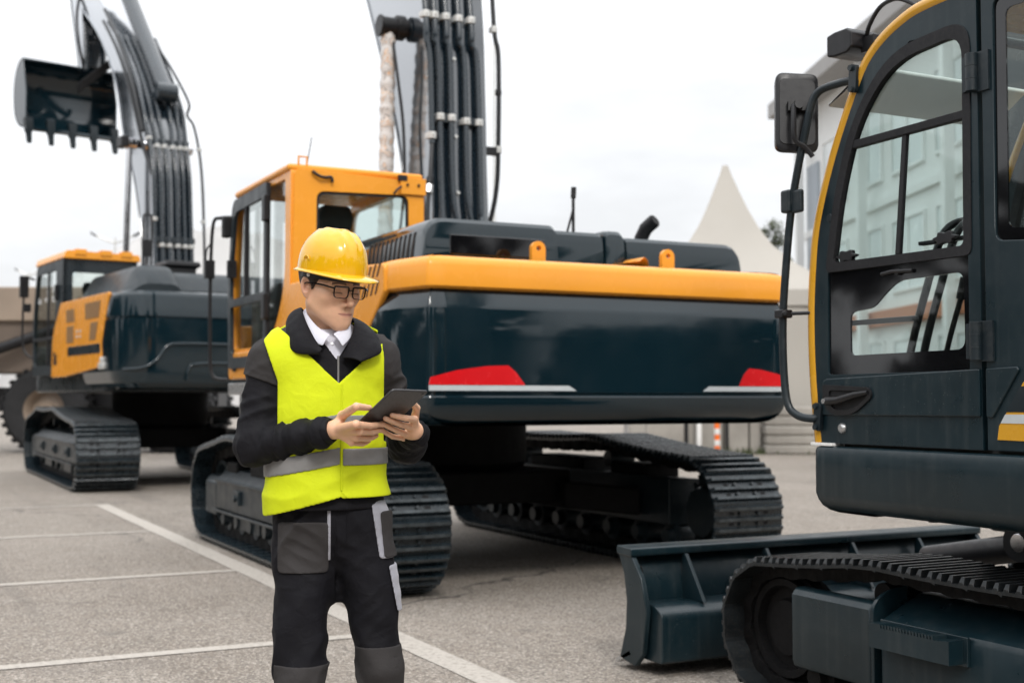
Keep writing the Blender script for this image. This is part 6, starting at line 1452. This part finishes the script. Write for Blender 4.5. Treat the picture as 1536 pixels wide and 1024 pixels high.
wings('collar', [((.044, -.108, 1.448), (.100, -.128, 1.436)), ((.062, -.098, 1.492), (.158, -.100, 1.462)), ((.076, -.060, 1.532), (.160, -.060, 1.492)), ((.080, -.010, 1.565), (.148, .0, 1.520)), ((.062, .055, 1.582), (.105, .085, 1.540)), ((0, .088, 1.588), (0, .120, 1.540)),
      ((-.060, .060, 1.596), (-.100, .085, 1.545)), ((-.076, .015, 1.605), (-.120, .02, 1.560)), ((-.072, -.030, 1.590), (-.120, -.040, 1.525)), ((-.058, -.070, 1.552), (-.112, -.090, 1.484)), ((-.036, -.100, 1.508), (-.084, -.116, 1.460)), ((-.012, -.118, 1.470), (-.020, -.130, 1.458))], M['jacket'], jk, .007, .008)
# shirt placket and button, jacket zip
def front_y(f, x, z):
    ys = np.linspace(-.24, .0, 500); d = f(np.stack([np.full(500, x), ys, np.full(500, z)], 1)); return float(ys[np.argmax(d < 0)])
q_ = MB(); q_.tube([(.022, front_y(lambda P: tor(P, .016), .022, z) - .001, z) for z in np.linspace(1.40, 1.505, 12)], .0016, 6); q_.tube([(.008, front_y(lambda P: tor(P, .016), .008, z) - .001, z) for z in np.linspace(1.40, 1.505, 12)], .0012, 6); q_.build('placket', M['shirt'], sh, smooth=60)
yy = front_y(lambda P: tor(P, .016), .015, 1.492); q_ = MB(); q_.cyl((.015, yy, 1.492), (.015, yy - .003, 1.493), .0052, n=14); q_.build('button', M['button'], sh, bevel=.001)
q_ = MB(); q_.tube([(.034, front_y(lambda P: tor(P, .019), .034, z) - .002, z) for z in np.linspace(1.30, 1.455, 14)], .0034, 8); q_.build('zip', M['reflective'], jk, smooth=60)
# trousers
def trou(P, g=0.):
    r_ = smin(cap(P, HIPR, KNR, .093 + g, .079 + g), cap(P, KNR, ANR, .079 + g, .081 + g), .004)
    l_ = smin(cap(P, HIPL, KNL, .093 + g, .074 + g), cap(P, KNL, ANL, .074 + g, .076 + g), .004)
    d = smin(r_, l_, .045); d = smin(d, cap(P, (.012, .02, .90), (.034, .030, .73), .058, .020), .06); d = smin(d, ell(P, (.014, .012, .985), (.160 + g, .116 + g, .13 + g)), .04)
    x, y, z = P.T
    w_ = .95 + .3 * np.exp(-((z - .88) / .10) ** 2) + .1 * np.exp(-((z - .46) / .09) ** 2) + 1.0 * np.exp(-((z - .14) / .10) ** 2)
    d = d + np.where(x < .03, seg_fold(P, HIPR, ANR, 10, .0105, 4.1, 6., 3.2), seg_fold(P, HIPL, ANL, 10, .0105, 8.7, 6., -3.2)) * w_ + .0012 * vnoise(P * 26)
    d = np.maximum(d, np.maximum(z - 1.075, .055 - z))
    return d
def hollow(f, t): return lambda P: (lambda d: np.maximum(d, -(d + t)))(f(P))
tro = part('trousers', hollow(trou, .012), (-.22, -.17, .03), (.33, .20, 1.09), .0045, M['trouser'], man, 1)
def patch(name, px0, px1, py0, py1, m, off=.0055, rr=.014, slant=0., ymax=.05):
    a, b = LP(px0, py1, -.08), LP(px1, py0, -.08); cx, cz = (a[0] + b[0]) / 2, (a[2] + b[2]) / 2; hx_, hz = (b[0] - a[0]) / 2, (b[2] - a[2]) / 2
    def f(P):
        d = trou(P); x, y, z = P.T; X_ = np.abs(x - cx - slant * (z - cz)) - hx_ + rr; Z_ = np.abs(z - cz) - hz + rr
        bx_ = np.minimum(np.maximum(X_, Z_), 0) + np.hypot(np.maximum(X_, 0), np.maximum(Z_, 0)) - rr
        return np.maximum(np.maximum(np.maximum(d - off, -(d + .004)), bx_), y - ymax)
    return part(name, f, (a[0] - .04, -.17, a[2] - .02), (b[0] + .04, .08, b[2] + .02), .0036, m, tro, 1)
patch('front_pocket', 419, 495, 781, 858, M['charcoal'], .0065, ymax=-.02)
patch('pocket_lining', 492, 497.5, 762, 840, M['lining'], .0058, .003, ymax=-.02)
patch('pocket_lining', 564, 590, 752, 839, M['lining'], .0055, .010, -.16, ymax=.0)
patch('side_pocket', 575, 601, 768, 838, M['charcoal'], .0105, .010, -.10)
patch('pocket_lining', 592, 614, 850, 920, M['lining'], .0085, .006, -.20)
def knee(x0, x1, zt):
    def f(P):
        d = trou(P); x, y, z = P.T
        return np.maximum(np.maximum(np.maximum(d - .0035, -(d + .004)), np.maximum(np.abs(z - zt + .17) - .17, np.maximum(x0 - x, x - x1))), y - .03)
    part('knee_patch', f, (x0 - .02, -.16, zt - .36), (x1 + .02, .06, zt + .02), .0042, M['charcoal'], tro, 1)
knee(-.150, .03, .545); knee(.09, .28, .590)
q_ = MB()
for x0, pts in ((0, [(.030, z) for z in np.linspace(.86, 1.03, 16)]), (1, [(.062, z) for z in np.linspace(.90, 1.03, 12)] )):
    q_ = MB(); q_.tube([(x, front_y(trou, x, z) - .0005, z) for x, z in pts], .0016, 6); q_.build('trouser_seam', M['jacket'], tro, smooth=60)
# boots
for an, tx_ in ((ANR, -.02), (ANL, .05)):
    c0 = V3(an[0], an[1] - .02, 0)
    def boot(P, c0=c0, t=tx_):
        d = cap(P, c0 + V3(0, .06, .055), c0 + V3(t, -.15, .045), .043, .040); d = smin(d, cap(P, c0 + V3(0, .03, .08), c0 + V3(0, .025, .22), .050, .052), .03)
        d = smin(d, cap(P, c0 + V3(t * .5, -.06, .07), c0 + V3(0, .02, .12), .036, .045), .03)
        return np.maximum(d, .014 - P[:, 2])
    b_ = part('boot', boot, (c0[0] - .12, c0[1] - .26, -.01), (c0[0] + .14, c0[1] + .16, .28), .006, M['boot'], man, 1)
    q_ = MB(); q_.loft([[(c0[0] + tx_ * max(0, -(yy_ - .05)) * 5 * .9 + (.046 - abs(abs(yy_) - .06) * .12) * math.cos(t), c0[1] + yy_, 0) for t in (0,)] for yy_ in (0,)]) if False else None
    ring = [(c0[0] + (tx_ * (.5 - .5 * math.sin(t)) - tx_ * .15) + .050 * math.cos(t), c0[1] - .045 + .155 * math.sin(t)) for t in [2 * math.pi * k / 32 for k in range(32)]]
    q_ = MB(); q_.plate(ring, .0, .022, 'z'); q_.build('sole', M['rubber'], b_, bevel=.004)
# hair
def hair_sdf(P):
    q = hloc(P); n_ = .0014 * vnoise(q * np.array([300, 90, 120])); d = ell(q, (0, -.016, .046), (.0805, .103, .096)) + n_
    m = q.copy(); m[:, 0] = np.abs(m[:, 0]); a, b, c = m.T
    d = smin(d, cap(m, (.071, .016, .02), (.0735, .014, -.012), .006, .0025), .006)
    front = b - .030 - np.clip((c - .02) * .6, -.02, .03)
    low = np.where(b > -.02, -.004 - c, -.012 + (b + .02) * .55 - c)
    low = np.where((b < .020) & (b > .004), -.018 - c, low)
    d = np.maximum(d, np.maximum(front, low))
    return np.maximum(d, -ell(e_shift(m), (0, 0, 0), (.012, .021, .033)))
def e_shift(m): return m - np.array([.080, -.014, -.006])
part('hair', hair_sdf, HC - .13, HC + .13, .0030, M['hair'], man, 1)
# helmet: domed shell with ribs, brim longer at the front
MH = Matrix((tuple(hl) + (HC[0],), tuple(hf) + (HC[1],), tuple(hu) + (HC[2],), (0, 0, 0, 1))).to_4x4()
MH = Matrix(((hl[0], hf[0], hu[0], HC[0]), (hl[1], hf[1], hu[1], HC[1]), (hl[2], hf[2], hu[2], HC[2]), (0, 0, 0, 1)))
mb = MB(); rings = []; NA = 96; ra, rb, hz, c0, b0 = .0965, .120, .130, .052, .006
for k in range(15):
    u = (k / 14) ** .9 * .97; rad = (1 - u ** 2.45) ** (1 / 2.3); ring = []
    for j in range(NA):
        t = 2 * math.pi * j / NA; a, b = ra * rad * math.sin(t), rb * rad * math.cos(t); z = c0 + hz * u
        rib = sum(math.exp(-((a - s_) / .0058) ** 2) for s_ in (-.030, 0, .030)) * .0045 * min(1, max(0, (u - .45) / .2)); k_ = 1 + rib * 6
        ring.append((a * k_, b0 + b * k_, z + rib))
    rings.append(ring)
brim = []
for f_, dz in ((1.0, -.006), (.55, -.003), (.15, .0)):
    ring = []
    for j in range(NA):
        t = 2 * math.pi * j / NA; ct = math.cos(t); e = .011 + .040 * max(0, ct) ** 1.6; s_ = math.sin(t)
        ring.append(((ra + e * f_) * s_, b0 + (rb + e * f_) * ct, c0 + dz * (1 + 1.0 * max(0, ct) ** 2) - .004 * f_ * max(0, ct) ** 2 * (1 - .8 * s_ * s_)))
    brim.append(ring)
mb.loft(brim + rings, caps=False); n_ = len(mb.v); mb.f.append([n_ - NA + j for j in range(NA)]); mb.m.append(0)
hel = mb.build('hard_hat', M['helmet'], man, smooth=70, X=MH @ Matrix.Rotation(R(2), 4, 'X'))
s = hel.modifiers.new('shell', 'SOLIDIFY'); s.thickness = .003; s.offset = -1
q_ = MB()
for j in range(9):
    t = R(-112 + j * 4); q_.tube([(ra * .985 * math.sin(t), b0 + rb * .985 * math.cos(t), .040), (ra * .96 * math.sin(t), b0 + rb * .96 * math.cos(t), .022)], .004, 6) if j in (0, 8) else None
hb = [( (ra - .010) * math.sin(2 * math.pi * j / 48), b0 + (rb - .012) * math.cos(2 * math.pi * j / 48)) for j in range(48)]; hi2 = [(x * .97, b0 + (y - b0) * .97) for x, y in hb]
q_ = MB(); q_.plate(hb, .028, .046, 'z', [hi2]); q_.build('headband', M['black'], hel, smooth=40)
q_ = MB()
for sx in (-1, 1): q_ = MB(); q_.cyl((sx * .084, .010, .036), (sx * .091, .010, .036), .0055, n=12); q_.build('band_stud', M['white_plastic'], hel, bevel=.001)
for sx in (-1, 1):
    q_ = MB(); q_.tube([(sx * (ra + .001), b0 + .012 * math.cos(t) - .0, c0 + .030 + .010 * math.sin(t)) for t in [math.pi * k / 10 for k in range(11)]], .0022, 6); q_.build('vent_ridge', M['helmet'], hel, smooth=60)
# glasses
gl = MB()
def lens_loop(sx, g): return [Vector((sx * (.0325) + x, .1065 - .10 * (abs(sx * .0325 + x) - .03) * .9 - .0 * z, z + .0025)) for x, z in rnd([(-.0225 - g, -.0175 - g), (.0225 + g, -.0175 - g), (.0240 + g, .0145 + g), (-.0240 - g, .0145 + g)], [.013, .013, .007, .007], 6)]
for sx in (-1, 1):
    lp = lens_loop(sx, .001); lp.append(lp[0]); lp.append(lp[1])
    rings = []
    for i in range(len(lp) - 1):
        t = (lp[(i + 1) % (len(lp) - 1)] - lp[i - 1 if i else len(lp) - 4]).normalized(); n1 = t.cross(Vector((0, 1, 0))).normalized(); top = 1 + 1.3 * max(0, (lp[i].z - .002) / .015)
        rings.append([lp[i] + n1 * a * .0011 * top + Vector((0, b * .0018, 0)) for a, b in ((-1, -1), (1, -1), (1, 1), (-1, 1))])
    gl.loft(rings, caps=False)
    gl.tube(smooth_path([(sx * .0570, .1035, .012), (sx * .069, .096, .014), (sx * .0765, .06, .016), (sx * .0795, .010, .013), (sx * .079, -.012, .010), (sx * .078, -.03, -.006)], 6), .0021, 8, flat=1.6)
gl.tube(smooth_path([(-.0088, .1075, .006), (0, .1095, .0085), (.0088, .1075, .006)], 5), .0018, 8)
glo = gl.build('glasses', M['frame'], man, smooth=40, X=MH)
for sx in (-1, 1):
    q_ = MB(); lp = lens_loop(sx, 0); q_.add(lp, [tuple(range(len(lp)))]); q_.build('lens', M['glass_clear'], glo, smooth=0)
# tablet in his hands
to = Matrix(((tu[0], -tb[0], -tv[0], TL[0]), (tu[1], -tb[1], -tv[1], TL[1]), (tu[2], -tb[2], -tv[2], TL[2]), (0, 0, 0, 1)))
MM = Matrix.Translation(man.location) @ man.rotation_euler.to_matrix().to_4x4() @ to
q_ = MB(); q_.plate([(x, -z) for x, z in rnd([(0, 0), (TW, 0), (TW, TH), (0, TH)], .011, 6)], 0, .0072, 'y')
tab = q_.build('tablet', M['tablet'], None, bevel=.0025, seg=3); tab.matrix_world = MM
tag(tab, 'dark grey tablet held in both hands of the man', 'tablet')
q_ = MB(); q_.plate([(x, -z) for x, z in rnd([(.006, .012), (TW - .006, .012), (TW - .006, TH - .012), (.006, TH - .012)], .004, 4)], .0068, .0076, 'y'); q_.build('screen', mat('tablet_screen', (.02, .02, .022), .08, coat=.4, var=.05, vscale=30.), tab, smooth=0)
q_ = MB(); q_.cyl((TW - .014, -.0012, -.013), (TW - .014, .0005, -.013), .0042, n=20); q_.cyl((TW - .014, -.0016, -.013), (TW - .014, .0, -.013), .0026, n=16); q_.build('camera_lens', M['gloss_black'], tab, smooth=40)
